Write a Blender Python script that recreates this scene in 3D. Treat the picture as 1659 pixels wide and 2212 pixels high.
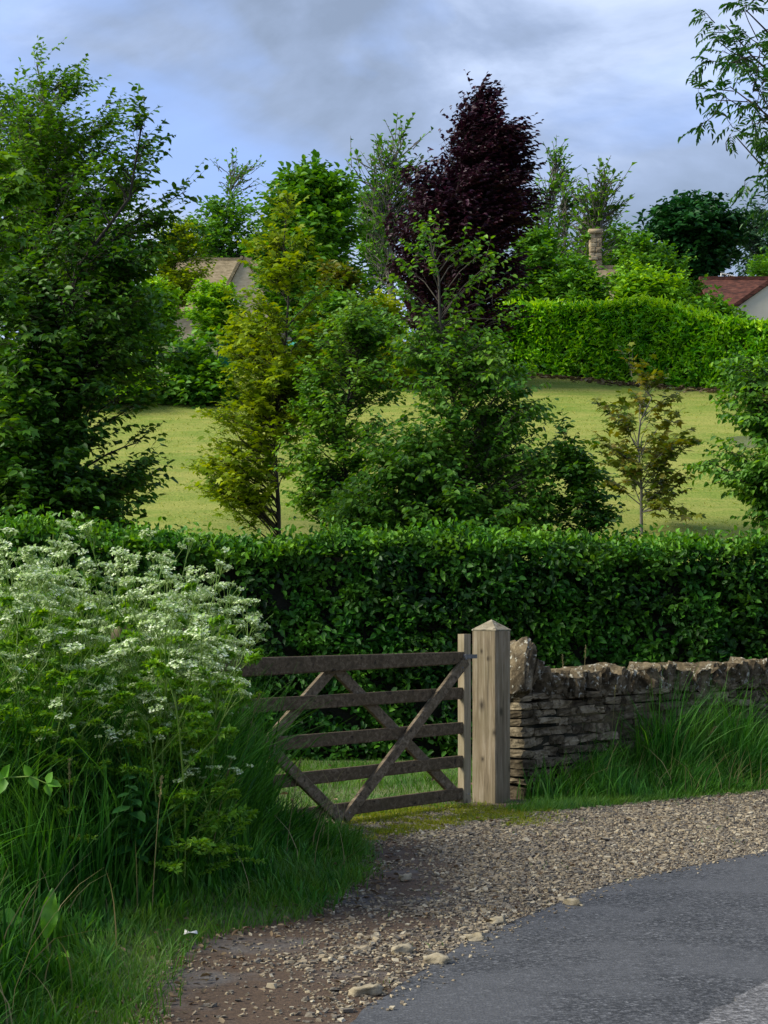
import bpy, math, random, zlib
import numpy as np
R = math.radians
random.seed(5)
rng = np.random.default_rng(11)
for o in list(bpy.data.objects): bpy.data.objects.remove(o)
SC = bpy.context.scene
COL = SC.collection

# ------------------------------------------------------------------ camera, sky, sun
F, CX, HZ, EYE = 3900.0, 829.5, 1325.0, 1.55      # photograph measured at 1659 x 2212
cam = bpy.data.cameras.new('camera'); co = bpy.data.objects.new('camera', cam); COL.objects.link(co)
co.location = (0, 0, EYE); co.rotation_euler = (R(90), 0, 0)
cam.sensor_fit = 'VERTICAL'; cam.sensor_height = 36; cam.lens = 36*F/2212
cam.shift_y = (HZ-1106)/2212; cam.clip_start = .1; cam.clip_end = 3000
SC.camera = co
SUN = np.array([-.80, -.12, .66]); SUN /= np.linalg.norm(SUN)
SEL = math.asin(SUN[2]); SAZ = math.atan2(SUN[0], SUN[1])
W = bpy.data.worlds.new('World'); SC.world = W; W.use_nodes = True
nt = W.node_tree; nt.nodes.clear()
def N(nt, t, **k):
    n = nt.nodes.new(t)
    for a, v in k.items():
        if a in n.inputs: n.inputs[a].default_value = v
        else: setattr(n, a, v)
    return n
def ramp(nt, stops, fac=None, interp='LINEAR'):
    n = nt.nodes.new('ShaderNodeValToRGB'); cr = n.color_ramp; cr.interpolation = interp
    while len(cr.elements) < len(stops): cr.elements.new(.5)
    for e, (p, c) in zip(cr.elements, stops):
        e.position = p; e.color = (c[0], c[1], c[2], 1) if not isinstance(c, (int, float)) else (c, c, c, 1)
    if fac is not None: nt.links.new(fac, n.inputs[0])
    return n
sky = N(nt, 'ShaderNodeTexSky', sky_type='NISHITA', sun_disc=False, sun_elevation=SEL, sun_rotation=SAZ, air_density=1.0, dust_density=1.5)
tc = N(nt, 'ShaderNodeTexCoord')
mp = N(nt, 'ShaderNodeMapping'); mp.inputs['Scale'].default_value = (2.2, 1.3, 5.2); mp.inputs['Rotation'].default_value = (0, R(24), R(8)); mp.inputs['Location'].default_value = (3.1, .2, .55)
nt.links.new(tc.outputs['Generated'], mp.inputs[0])
no = N(nt, 'ShaderNodeTexNoise', Scale=1.9, Detail=8.0, Roughness=.56, Distortion=.45)
nt.links.new(mp.outputs[0], no.inputs['Vector'])
cl = ramp(nt, [(.36, (2.0, 2.5, 3.5)), (.46, (2.75, 3.45, 5.0)), (.55, (4.0, 4.85, 6.7)), (.68, (5.4, 6.2, 8.0))], no.outputs['Fac'])
mp2 = N(nt, 'ShaderNodeMapping'); mp2.inputs['Scale'].default_value = (3.0, 1.5, 6.5); mp2.inputs['Rotation'].default_value = (0, R(-20), 0); mp2.inputs['Location'].default_value = (.9, 1.2, 2.4)
nt.links.new(tc.outputs['Generated'], mp2.inputs[0]); no2 = N(nt, 'ShaderNodeTexNoise', Scale=1.5, Detail=5.0, Roughness=.5, Distortion=.3); nt.links.new(mp2.outputs[0], no2.inputs['Vector'])
blue = N(nt, 'ShaderNodeMix', data_type='RGBA'); nt.links.new(ramp(nt, [(.50, 0.), (.64, .85)], no2.outputs['Fac']).outputs[0], blue.inputs[0])
nt.links.new(cl.outputs[0], blue.inputs[6]); blue.inputs[7].default_value = (2.7, 4.1, 7.8, 1); cl = blue; CLO = 2
cf = ramp(nt, [(.40, .80), (.60, .94)], no.outputs['Fac'])
mx = N(nt, 'ShaderNodeMix', data_type='RGBA')
nt.links.new(cf.outputs[0], mx.inputs['Factor']); nt.links.new(sky.outputs[0], mx.inputs[6]); nt.links.new(cl.outputs[CLO], mx.inputs[7])
sp = N(nt, 'ShaderNodeSeparateXYZ'); nt.links.new(tc.outputs['Generated'], sp.inputs[0])
overhead_dim = ramp(nt, [(.34, 1.0), (.70, .62)], sp.outputs[2])  # added dimming of the unseen overhead sky, for contrast and side light
m2 = N(nt, 'ShaderNodeMix', data_type='RGBA', blend_type='MULTIPLY'); m2.inputs[0].default_value = 1
nt.links.new(mx.outputs[2], m2.inputs[6]); nt.links.new(overhead_dim.outputs[0], m2.inputs[7]); mx = m2
bg = N(nt, 'ShaderNodeBackground', Strength=.10); wo = N(nt, 'ShaderNodeOutputWorld')
nt.links.new(mx.outputs[2], bg.inputs[0]); nt.links.new(bg.outputs[0], wo.inputs[0])
sl = bpy.data.lights.new('sun', 'SUN'); so = bpy.data.objects.new('sun', sl); COL.objects.link(so)
sl.energy = 3.8; sl.angle = R(32); sl.color = (1, .94, .80)
from mathutils import Vector
so.rotation_euler = Vector(SUN).to_track_quat('Z', 'Y').to_euler(); so.location = (-20, -5, 30)
SC.view_settings.view_transform = 'Standard'; SC.view_settings.look = 'None'
SC.view_settings.exposure = 0.65; SC.view_settings.gamma = 1.0

# ------------------------------------------------------------------ helpers
def at(px, py, Y): return np.array([(px-CX)/F*Y, Y, EYE-(py-HZ)/F*Y])
def gp(px, py):
    Y = EYE*F/(py-HZ); return np.array([(px-CX)/F*Y, Y])
def sstep(a, b, x):
    t = np.clip((np.asarray(x, float)-a)/(b-a), 0, 1); return t*t*(3-2*t)
EDGE_Y = [4, 6.8, 8.2, 8.7, 9.16, 10.7, 11.8, 13, 15]
EDGE_X = [-.95, -.98, -1.02, -.87, -.45, -.16, -.22, -.45, -.6]
def gz(x, y):
    x = np.asarray(x, float); y = np.asarray(y, float)
    d = np.interp(y, EDGE_Y, EDGE_X)-x
    bank = (.42*sstep(0, 2.0, d)+.06*sstep(0, .25, d))*(1-sstep(11.3, 13.6, y))
    lw = 1-sstep(-2, 7, x)
    hill = .26*np.clip(y-19.5, 0, 32.5)*sstep(18.5, 23, y)
    far = np.clip(y-52, 0, 20)*(.04+.16*lw)+np.clip(y-72, 0, 60)*(.03+.07*lw)
    return bank+hill+far+.03*np.sin(x*.9+1)*np.cos(y*.7)*sstep(20, 26, y)

def mesh_np(name, chunks, mats, smooth=True):
    """chunks: list of (verts (n,3), faces (m,k), material index)"""
    me = bpy.data.meshes.new(name)
    V, loops, starts, mi = [], [], [], []; off = 0; lo = 0
    for c in chunks:
        v, f = c[0], c[1]; m = c[2] if len(c) > 2 else 0
        if len(f) == 0: continue
        V.append(v); f = np.asarray(f); k = f.shape[1]
        loops.append((f+off).ravel()); starts.append(lo+np.arange(len(f))*k); mi.append(np.full(len(f), m))
        off += len(v); lo += len(f)*k
    V = np.concatenate(V).astype(np.float32); loops = np.concatenate(loops).astype(np.int32)
    starts = np.concatenate(starts).astype(np.int32); mi = np.concatenate(mi).astype(np.int32)
    me.vertices.add(len(V)); me.vertices.foreach_set('co', V.ravel())
    me.loops.add(len(loops)); me.loops.foreach_set('vertex_index', loops)
    me.polygons.add(len(starts)); me.polygons.foreach_set('loop_start', starts)
    if mi.max() > 0: me.polygons.foreach_set('material_index', mi)
    me.polygons.foreach_set('use_smooth', np.full(len(starts), smooth))
    me.update(calc_edges=True)
    for m in (mats if isinstance(mats, (list, tuple)) else [mats]): me.materials.append(m)
    return me
def obj(name, chunks, mat, parent=None, smooth=True, world=True):
    """one mesh object; vertices given in world space, stored relative to the parent"""
    if parent is not None and world:
        L = np.array(parent.get('_org', (0, 0, 0)), float); chunks = [(c[0]-L,)+tuple(c[1:]) for c in chunks]
    me = mesh_np(name, chunks, mat, smooth)
    o = bpy.data.objects.new(name, me); COL.objects.link(o)
    if parent is not None:
        o.parent = parent
        if world: o['_org'] = parent.get('_org', (0, 0, 0))
    return o
def tag(o, label=None, cat=None, group=None, kind=None):
    if label: o['label'] = label
    if cat: o['category'] = cat
    if group: o['group'] = group
    if kind: o['kind'] = kind
    return o
def thing(name, label, cat, loc, group=None):
    o = bpy.data.objects.new(name, None); COL.objects.link(o); o.empty_display_size = .2
    o.location = tuple(float(v) for v in loc); o['_org'] = [float(v) for v in loc]
    return tag(o, label, cat, group)
def nrm(v): return v/np.maximum(np.linalg.norm(v, axis=-1, keepdims=True), 1e-9)

BOXF = np.array([(0, 1, 3, 2), (4, 6, 7, 5), (0, 4, 5, 1), (2, 3, 7, 6), (0, 2, 6, 4), (1, 5, 7, 3)])
def box(c, u, v, w):
    """box from centre and three half-axis vectors"""
    c, u, v, w = map(lambda a: np.asarray(a, float), (c, u, v, w))
    return (np.array([c+a*u+b*v+d*w for a in (-1, 1) for b in (-1, 1) for d in (-1, 1)]), BOXF)
def board(p, q, wv, tv, nseg=8, jit=.0):
    """plank from p to q, chamfered, slightly irregular; wv, tv half width / thickness vectors"""
    p, q, wv, tv = map(lambda a: np.asarray(a, float), (p, q, wv, tv)); b = .84
    prof = [(-1, -b), (-b, -1), (b, -1), (1, -b), (1, b), (b, 1), (-b, 1), (-1, b)]
    vs = []
    for i in range(nseg+1):
        t = i/nseg; c = p+(q-p)*t+wv/np.linalg.norm(wv)*rng.normal(0, jit)+tv/np.linalg.norm(tv)*rng.normal(0, jit*.5)
        for a, d in prof: vs.append(c+a*wv+d*tv)
    f = [(i*8+j, i*8+(j+1) % 8, (i+1)*8+(j+1) % 8, (i+1)*8+j) for i in range(nseg) for j in range(8)]
    caps = np.array([(7, 0, 3, 4), (0, 1, 2, 3), (4, 5, 6, 7)])
    f += [tuple(x) for x in caps]+[tuple((x+nseg*8)[::-1]) for x in caps]
    return (np.array(vs), np.array(f))
def tube(P, rad, n=5):
    P = np.asarray(P, float); m = len(P); rad = np.broadcast_to(np.asarray(rad, float), (m,))
    T = nrm(np.gradient(P, axis=0)); ref = np.array([.31, .95, .05]) if abs(T[0][2]) > .6 else np.array([.1, .1, .99])
    A = nrm(np.cross(T, ref)); B = np.cross(T, A)
    an = np.linspace(0, 2*np.pi, n, endpoint=False)
    V = P[:, None, :]+rad[:, None, None]*(np.cos(an)[None, :, None]*A[:, None, :]+np.sin(an)[None, :, None]*B[:, None, :])
    i, j = np.meshgrid(np.arange(m-1), np.arange(n), indexing='ij'); j2 = (j+1) % n
    f = np.stack([i*n+j, i*n+j2, (i+1)*n+j2, (i+1)*n+j], -1).reshape(-1, 4)
    return (V.reshape(-1, 3), f)
def prisms(P, Q, r0, r1, n=3):
    """many straight thin twigs at once"""
    D = nrm(Q-P); ref = np.where(np.abs(D[:, 2:3]) > .8, [[1., 0, 0]], [[0, 0, 1.]])
    A = nrm(np.cross(D, ref)); B = np.cross(D, A); an = np.linspace(0, 2*np.pi, n, endpoint=False)
    ring = np.cos(an)[None, :, None]*A[:, None, :]+np.sin(an)[None, :, None]*B[:, None, :]
    r0 = np.broadcast_to(r0, (len(P),))[:, None, None]; r1 = np.broadcast_to(r1, (len(P),))[:, None, None]
    V = np.concatenate([P[:, None]+ring*r0, Q[:, None]+ring*r1], 1)
    f1 = np.array([(j, (j+1) % n, n+(j+1) % n, n+j) for j in range(n)])
    f = (np.arange(len(P))[:, None, None]*2*n+f1[None]).reshape(-1, 4)
    return (V.reshape(-1, 3), f)
LEAF = {
 'ovate': ([(0, 0, 0), (.28, .46, .10), (.68, .36, .07), (1, 0, -.10), (.68, -.36, .07), (.28, -.46, .10)], [(0, 1, 2, 3), (0, 3, 4, 5)]),
 'small': ([(0, 0, 0), (.45, .5, .12), (1, 0, -.05), (.45, -.5, .12)], [(0, 1, 2), (0, 2, 3)]),
 'lance': ([(0, 0, 0), (.35, .5, .10), (.75, .3, .0), (1, 0, -.15), (.75, -.3, .0), (.35, -.5, .10)], [(0, 1, 2, 3), (0, 3, 4, 5)]),
 'maple': ([(.34, 0, 0), (0, .08, 0), (.02, .46, -.04), (.28, .30, .04), (.62, .60, -.06), (.62, .22, .04), (1.05, 0, -.12), (.62, -.22, .04), (.62, -.60, -.06), (.28, -.30, .04), (.02, -.46, -.04), (0, -.08, 0)],
           [(0, i, i+1) for i in range(1, 11)]+[(0, 11, 1)]),
}
def leaves(P, D, Nn, L, Wd, kind='ovate'):
    """P positions, D directions, Nn normals; one small curved leaf each"""
    n = len(P); tv, tf = LEAF[kind]; tv = np.array(tv, float); tf = np.array(tf); k = len(tv)
    D = nrm(D); S = nrm(np.cross(Nn, D)); U = np.cross(D, S)
    L = np.broadcast_to(np.asarray(L, float), (n,)); Wd = np.broadcast_to(np.asarray(Wd, float), (n,))
    curl = rng.uniform(.3, 2.2, n)
    V = (P[:, None]+D[:, None]*(tv[None, :, 0:1]*L[:, None, None])+S[:, None]*(tv[None, :, 1:2]*Wd[:, None, None])
         + U[:, None]*(tv[None, :, 2:3]*(L*curl)[:, None, None]))
    f = (np.arange(n)[:, None, None]*k+tf[None]).reshape(-1, tf.shape[1])
    return (V.reshape(-1, 3), f)
def blades(P, H, lean, wd, seg=4, curve=1.0):
    """grass blades: P roots, H heights, lean (n,2) horizontal tip offset / height, wd widths"""
    n = len(P); t = np.linspace(0, 1, seg+1)
    az = rng.uniform(0, 2*np.pi, n); S = np.stack([np.cos(az), np.sin(az), 0*az], -1)
    off = (t[None, :, None]**(1+curve))*lean[:, None, :]*H[:, None, None]
    up = (t[None, :]-.28*np.linalg.norm(lean, axis=1)[:, None]*t[None, :]**2.4)*H[:, None]
    C = np.concatenate([P[:, None, :2]+off, (P[:, 2:3]+up)[..., None]], -1)
    w = wd[:, None]*(1-t[None, :]**1.6*.94)*.5
    V = np.stack([C-S[:, None]*w[..., None], C+S[:, None]*w[..., None]], 2)
    i = np.arange(seg); f1 = np.stack([2*i, 2*i+1, 2*i+3, 2*i+2], -1)
    f = (np.arange(n)[:, None, None]*2*(seg+1)+f1[None]).reshape(-1, 4)
    return (V.reshape(-1, 3), f)
def inpoly(pts, poly):
    x, y = pts[:, 0], pts[:, 1]; c = np.zeros(len(pts), bool); j = len(poly)-1
    for i in range(len(poly)):
        xi, yi = poly[i]; xj, yj = poly[j]
        c ^= ((yi > y) != (yj > y)) & (x < (xj-xi)*(y-yi)/(yj-yi+1e-12)+xi); j = i
    return c
def scatter(poly, n):
    poly = np.asarray(poly, float); lo, hi = poly.min(0), poly.max(0); out = []; got = 0
    while got < n:
        p = rng.uniform(lo, hi, (n*2, 2)); p = p[inpoly(p, poly)]; out.append(p); got += len(p)
    return np.concatenate(out)[:n]
def ballrand(n): return nrm(rng.normal(size=(n, 3)))
_g = np.linspace(-1, 1, 5)
def _cubegrid(k=4):
    vs = {}; fs = []
    def vid(p):
        key = tuple(int(round(x)) for x in p)
        if key not in vs: vs[key] = len(vs)
        return vs[key]
    for ax in range(3):
        for sgn in (0, k):
            a, b = [i for i in range(3) if i != ax]
            for i in range(k):
                for j in range(k):
                    q = []
                    for di, dj in ((0, 0), (1, 0), (1, 1), (0, 1)):
                        p = [0, 0, 0]; p[ax] = sgn; p[a] = i+di; p[b] = j+dj; q.append(vid(p))
                    flip = (sgn == 0) ^ (ax == 1)
                    fs.append(q[::-1] if flip else q)
    return np.array(sorted(vs, key=vs.get), float)/k*2-1, np.array(fs)
CGV, CGF = _cubegrid(4)
CGV6, CGF6 = _cubegrid(6)
def stone(c, half, axes, rough=.12, rnd=.35, big=False):
    v = (CGV6 if big else CGV).copy(); n = np.linalg.norm(v, axis=1, keepdims=True)
    v = v*(1-rnd)+v/n*1.25*rnd
    v = v+rng.normal(0, rough, v.shape)*(.30 if big else .5)
    k = rng.normal(size=(3, 3)); v = v*(1+rough*np.sin(v@k*1.6+rng.uniform(0, 6, 3)))
    k = rng.normal(size=(3, 3)); v = v*(1+rough*.7*np.sin(v@k*3.4+rng.uniform(0, 6, 3)))
    v = v*np.asarray(half); return (np.asarray(c)+v@np.asarray(axes), CGF6 if big else CGF)
def jitter_axes(u, amt):
    """orthonormal-ish frame near (u, n, z)"""
    u = nrm(np.asarray(u, float)+rng.normal(0, amt, 3)); z = np.array([0, 0, 1.])+rng.normal(0, amt, 3)
    n = nrm(np.cross(z, u)); z = np.cross(u, n); return np.array([u, n, z])

# ------------------------------------------------------------------ materials
def newmat(name):
    m = bpy.data.materials.new(name); m.use_nodes = True; nt = m.node_tree; nt.nodes.clear()
    out = nt.nodes.new('ShaderNodeOutputMaterial'); return m, nt, out
def coords(nt, scale=(1, 1, 1), rot=(0, 0, 0)):
    t = nt.nodes.new('ShaderNodeTexCoord'); p = nt.nodes.new('ShaderNodeMapping')
    p.inputs['Scale'].default_value = scale; p.inputs['Rotation'].default_value = rot
    nt.links.new(t.outputs['Object'], p.inputs[0]); return p.outputs[0]
def noise(nt, vec, scale, detail=4, rough=.55, dist=0):
    n = N(nt, 'ShaderNodeTexNoise', Scale=scale, Detail=detail, Roughness=rough, Distortion=dist)
    nt.links.new(vec, n.inputs['Vector']); return n.outputs['Fac']
def mixc(nt, fac, a, b, mode='MIX'):
    m = nt.nodes.new('ShaderNodeMix'); m.data_type = 'RGBA'; m.blend_type = mode
    for s, v in ((0, fac), (6, a), (7, b)):
        if hasattr(v, 'links') or isinstance(v, bpy.types.NodeSocket): nt.links.new(v, m.inputs[s])
        elif s == 0: m.inputs[0].default_value = v
        else: m.inputs[s].default_value = (v[0], v[1], v[2], 1)
    return m.outputs[2]
def leafmat(name, cols, trans=.22, rough=.45, spec=.35, tcol=None, lowvar=.35):
    """per-leaf random colour (cols from dark to light) with slow drift over the plant"""
    m, nt, out = newmat(name)
    geo = nt.nodes.new('ShaderNodeNewGeometry')
    k = len(cols); r = ramp(nt, [(i/(k-1) if k > 1 else 0, c) for i, c in enumerate(cols)], geo.outputs['Random Per Island'])
    low = noise(nt, coords(nt), 1.3, 2)
    c2 = mixc(nt, ramp(nt, [(.38, 0.), (.62, lowvar)], low).outputs[0], r.outputs[0], cols[-1])
    dr = noise(nt, coords(nt, (1, 1, 1), (.5, .3, 0)), 2.6, 3); hv = N(nt, 'ShaderNodeHueSaturation'); nt.links.new(c2, hv.inputs['Color'])
    nt.links.new(ramp(nt, [(.35, .515), (.65, .487)], dr).outputs[0], hv.inputs['Hue']); nt.links.new(ramp(nt, [(.35, .72), (.65, 1.0)], dr).outputs[0], hv.inputs['Value'])
    sc_ = N(nt, 'ShaderNodeHueSaturation', Value=1.25); nt.links.new(hv.outputs[0], sc_.inputs['Color']); c2 = sc_.outputs[0]
    p = N(nt, 'ShaderNodeBsdfPrincipled', Roughness=rough); p.inputs['Specular IOR Level'].default_value = spec
    nt.links.new(c2, p.inputs['Base Color'])
    t = nt.nodes.new('ShaderNodeBsdfTranslucent')
    hs = N(nt, 'ShaderNodeHueSaturation', Hue=.485, Saturation=1.1, Value=1.5); nt.links.new(c2, hs.inputs['Color']); nt.links.new(hs.outputs[0], t.inputs[0])
    mi = N(nt, 'ShaderNodeMixShader', Fac=trans)
    nt.links.new(p.outputs[0], mi.inputs[1]); nt.links.new(t.outputs[0], mi.inputs[2]); nt.links.new(mi.outputs[0], out.inputs[0])
    return m
def solid(name, stops, scale=8, detail=6, rough=.85, bump=.3, bscale=None, vec_scale=(1, 1, 1), rot=(0, 0, 0), spec=.3, dist=0., island=0.):
    m, nt, out = newmat(name); v = coords(nt, vec_scale, rot)
    f = noise(nt, v, scale, detail, .6, dist)
    if island:
        geo = nt.nodes.new('ShaderNodeNewGeometry'); ad = N(nt, 'ShaderNodeMath', operation='MULTIPLY_ADD')
        nt.links.new(geo.outputs['Random Per Island'], ad.inputs[0]); ad.inputs[1].default_value = island
        sb = N(nt, 'ShaderNodeMath', operation='SUBTRACT'); nt.links.new(f, sb.inputs[0]); sb.inputs[1].default_value = island/2
        nt.links.new(sb.outputs[0], ad.inputs[2]); f0 = ad.outputs[0]
    else: f0 = f
    c = ramp(nt, stops, f0)
    p = N(nt, 'ShaderNodeBsdfPrincipled', Roughness=rough); p.inputs['Specular IOR Level'].default_value = spec
    nt.links.new(c.outputs[0], p.inputs['Base Color'])
    if bump:
        b = N(nt, 'ShaderNodeBump', Strength=bump, Distance=.02); fb = f if bscale is None else noise(nt, v, bscale, 6, .65)
        nt.links.new(fb, b.inputs['Height']); nt.links.new(b.outputs[0], p.inputs['Normal'])
    nt.links.new(p.outputs[0], out.inputs[0]); return m
M = {}
M['bark'] = solid('bark', [(.3, (.035, .03, .022)), (.7, (.12, .105, .08))], 30, vec_scale=(1, 1, .25))
M['darkbark'] = solid('dark_bark', [(.3, (.018, .016, .012)), (.7, (.06, .05, .04))], 30, vec_scale=(1, 1, .25))
M['greybark'] = solid('grey_bark', [(.3, (.09, .085, .07)), (.7, (.22, .2, .17))], 30, vec_scale=(1, 1, .25))
M['beechleaf'] = leafmat('beech_leaf', [(.009, .042, .004), (.030, .105, .008), (.085, .21, .018)], .25, .5, .3)
M['hedgeleaf'] = leafmat('hornbeam_shade_leaf', [(.004, .022, .002), (.007, .038, .004), (.012, .060, .006), (.075, .24, .013)], .14, .5, .28, lowvar=.5)  # front leaves mostly near black: shade of the hedge face put into colour
M['limeleaf'] = leafmat('lime_leaf', [(.020, .085, .006), (.062, .185, .012), (.15, .32, .032)], .32, .5, .3)
M['elmleaf'] = leafmat('elm_leaf', [(.028, .095, .008), (.075, .20, .016), (.17, .34, .04)], .32, .5, .3)
M['olive'] = leafmat('olive_leaf', [(.075, .155, .004), (.145, .24, .006), (.25, .33, .012)], .38, .55, .25)
M['bronze'] = leafmat('bronze_leaf', [(.04, .10, .008), (.11, .17, .012), (.18, .15, .018)], .3, .5, .3)
M['copper'] = leafmat('copper_leaf', [(.008, .002, .006), (.022, .005, .014), (.052, .011, .026)], .12, .5, .35)
M['birch'] = leafmat('birch_leaf', [(.018, .08, .005), (.06, .18, .008), (.15, .32, .014)], .32, .5, .3)
M['brightmaple'] = leafmat('pale_maple_leaf', [(.04, .13, .010), (.08, .2, .016), (.14, .28, .025)], .35, .45, .3)
M['ash'] = leafmat('ash_leaf', [(.010, .05, .008), (.022, .09, .012), (.05, .15, .02)], .25, .45, .4)
M['fargreen'] = leafmat('far_green_leaf', [(.03, .115, .010), (.07, .20, .016), (.13, .30, .028)], .3, .55, .25)
M['fardark'] = leafmat('far_dark_leaf', [(.006, .04, .010), (.012, .07, .014), (.025, .11, .02)], .15, .5, .3)
M['farblue'] = leafmat('far_blue_leaf', [(.02, .075, .035), (.04, .11, .05), (.08, .16, .08)], .15, .55, .3)
M['farlight'] = leafmat('far_light_leaf', [(.09, .25, .010), (.16, .36, .018), (.25, .46, .03)], .34, .55, .25)
M['laurel'] = leafmat('laurel_leaf', [(.025, .12, .003), (.08, .29, .006), (.15, .42, .009), (.27, .54, .014)], .27, .4, .35, lowvar=.15)
M['golden'] = leafmat('golden_leaf', [(.18, .28, .010), (.27, .37, .013), (.36, .42, .02)], .32, .5, .3)
M['grass'] = leafmat('tall_grass_blade', [(.009, .050, .004), (.028, .125, .010), (.095, .27, .030)], .28, .55, .22, lowvar=.2)
M['lawnblade'] = leafmat('lawn_blade', [(.10, .18, .015), (.22, .30, .03), (.40, .38, .09)], .3, .6, .15)
M['shortgrass'] = leafmat('short_grass_blade', [(.025, .10, .010), (.05, .16, .014), (.10, .2, .02)], .3, .5, .3)
M['moss'] = leafmat('moss_blade', [(.07, .13, .008), (.15, .20, .010), (.27, .27, .014)], .25, .6, .2)
M['drygrass'] = leafmat('dry_stalk', [(.16, .15, .06), (.26, .23, .10)], .2, .6, .2)
M['parsleyleaf'] = leafmat('parsley_leaf', [(.06, .19, .012), (.14, .31, .025), (.24, .42, .04)], .35, .5, .3)
M['parsleystem'] = leafmat('parsley_stem', [(.12, .22, .03), (.20, .30, .05)], .15, .5, .3)
M['petal'] = leafmat('white_petal', [(.22, .36, .08), (.46, .58, .28), (.74, .80, .62)], .25, .6, .2, lowvar=.05)
M['nettle'] = leafmat('nettle_leaf', [(.012, .06, .012), (.022, .10, .02), (.04, .15, .03)], .2, .55, .3)
M['dock'] = leafmat('dock_leaf', [(.10, .28, .02), (.14, .34, .03)], .35, .4, .4)
M['deadleaf'] = leafmat('dead_leaf', [(.05, .028, .013), (.13, .085, .045), (.26, .20, .12)], .1, .7, .2)
M['core'] = solid('core_shade', [(.3, (.006, .008, .004)), (.7, (.022, .022, .012))], 18, bump=.8)  # far darker than twigs: the hedge's inner shade is in this colour
M['hedgetop'] = leafmat('hornbeam_top_leaf', [(.02, .08, .006), (.06, .19, .010), (.13, .32, .016)], .25, .5, .3)  # paler leaf tones for the hedge top
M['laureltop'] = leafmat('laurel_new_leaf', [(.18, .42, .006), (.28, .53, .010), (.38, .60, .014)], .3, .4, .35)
# timber
def wood(name, dark, mid, light, rot=(0, 0, 0), along='z', rough=.75, knots=()):
    m, nt, out = newmat(name); sc = (1, 1, .055) if along == 'z' else (.055, 1, 1)
    v = coords(nt, sc, rot); f = noise(nt, v, 34, 8, .62, .6); v1 = coords(nt, (1, 1, 1), rot); g = noise(nt, v1, 3.2, 4)
    c = ramp(nt, [(.28, dark), (.5, mid), (.72, light)], f)
    vo = N(nt, 'ShaderNodeTexVoronoi', Scale=4.4); vk = coords(nt, (1, 1, .7) if along == 'z' else (.7, 1, 1), rot); nt.links.new(vk, vo.inputs['Vector'])
    kn = ramp(nt, [(.05, 0.0), (.15, 1.)], vo.outputs['Distance'])
    c1 = mixc(nt, kn.outputs[0], [x*.35 for x in dark], c.outputs[0])
    c2 = mixc(nt, ramp(nt, [(.4, 0.), (.7, .55)], g).outputs[0], c1, (mid[0]*.62, mid[1]*.68, mid[2]*.55))
    for (kx, ky, kz, kr) in knots:
        vm = N(nt, 'ShaderNodeVectorMath', operation='SUBTRACT'); nt.links.new(coords(nt), vm.inputs[0]); vm.inputs[1].default_value = (kx, ky, kz)
        ms = N(nt, 'ShaderNodeVectorMath', operation='MULTIPLY'); nt.links.new(vm.outputs[0], ms.inputs[0]); ms.inputs[1].default_value = (1, 1, .62)
        ln = N(nt, 'ShaderNodeVectorMath', operation='LENGTH'); nt.links.new(ms.outputs[0], ln.inputs[0])
        ad = N(nt, 'ShaderNodeMath', operation='MULTIPLY_ADD'); nt.links.new(f, ad.inputs[0]); ad.inputs[1].default_value = kr*1.2; nt.links.new(ln.outputs['Value'], ad.inputs[2])
        c2 = mixc(nt, ramp(nt, [(kr*1.0, .92), (kr*1.5, .55), (kr*2.6, 0.)], ad.outputs[0]).outputs[0], c2, [x*.45 for x in dark])
    ck = noise(nt, coords(nt, (1, 1, .02) if along == 'z' else (.02, 1, 1), rot), 20, 3, .5, .3); c2 = mixc(nt, ramp(nt, [(.30, .85), (.36, 0.)], ck).outputs[0], c2, [x*.4 for x in dark])
    p = N(nt, 'ShaderNodeBsdfPrincipled', Roughness=rough); p.inputs['Specular IOR Level'].default_value = .25
    nt.links.new(c2, p.inputs['Base Color'])
    b = N(nt, 'ShaderNodeBump', Strength=.5, Distance=.012); nt.links.new(f, b.inputs['Height']); nt.links.new(b.outputs[0], p.inputs['Normal'])
    nt.links.new(p.outputs[0], out.inputs[0]); return m
GA = math.atan2(2.45, 1.95)
PA = R(54); PL = lambda t, z: (-math.cos(PA)*.115+math.sin(PA)*t, -math.sin(PA)*.115-math.cos(PA)*t, z)
M['post'] = wood('post_oak', (.060, .044, .026), (.215, .168, .105), (.37, .32, .235), knots=[PL(-.02, .80)+(.022,), PL(.10, .58)+(.014,), PL(-.01, .36)+(.011,), PL(-.02, 1.24)+(.010,), PL(.04, 1.18)+(.009,)])
M['stile'] = wood('stile_oak', (.10, .075, .045), (.30, .24, .15), (.42, .36, .25))
M['rail'] = wood('shaded_rail_oak', (.026, .017, .009), (.095, .066, .036), (.20, .155, .10), rot=(0, 0, -GA), along='x')  # rail tones darkened to carry the shade on the gate's front faces
M['brace'] = wood('brace_oak', (.030, .021, .012), (.135, .10, .062), (.29, .235, .165), rot=(0, 0, -GA), along='x')
M['iron'] = solid('galvanised_iron', [(.3, (.08, .08, .08)), (.7, (.2, .2, .2))], 40, rough=.5, bump=.1)
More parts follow.
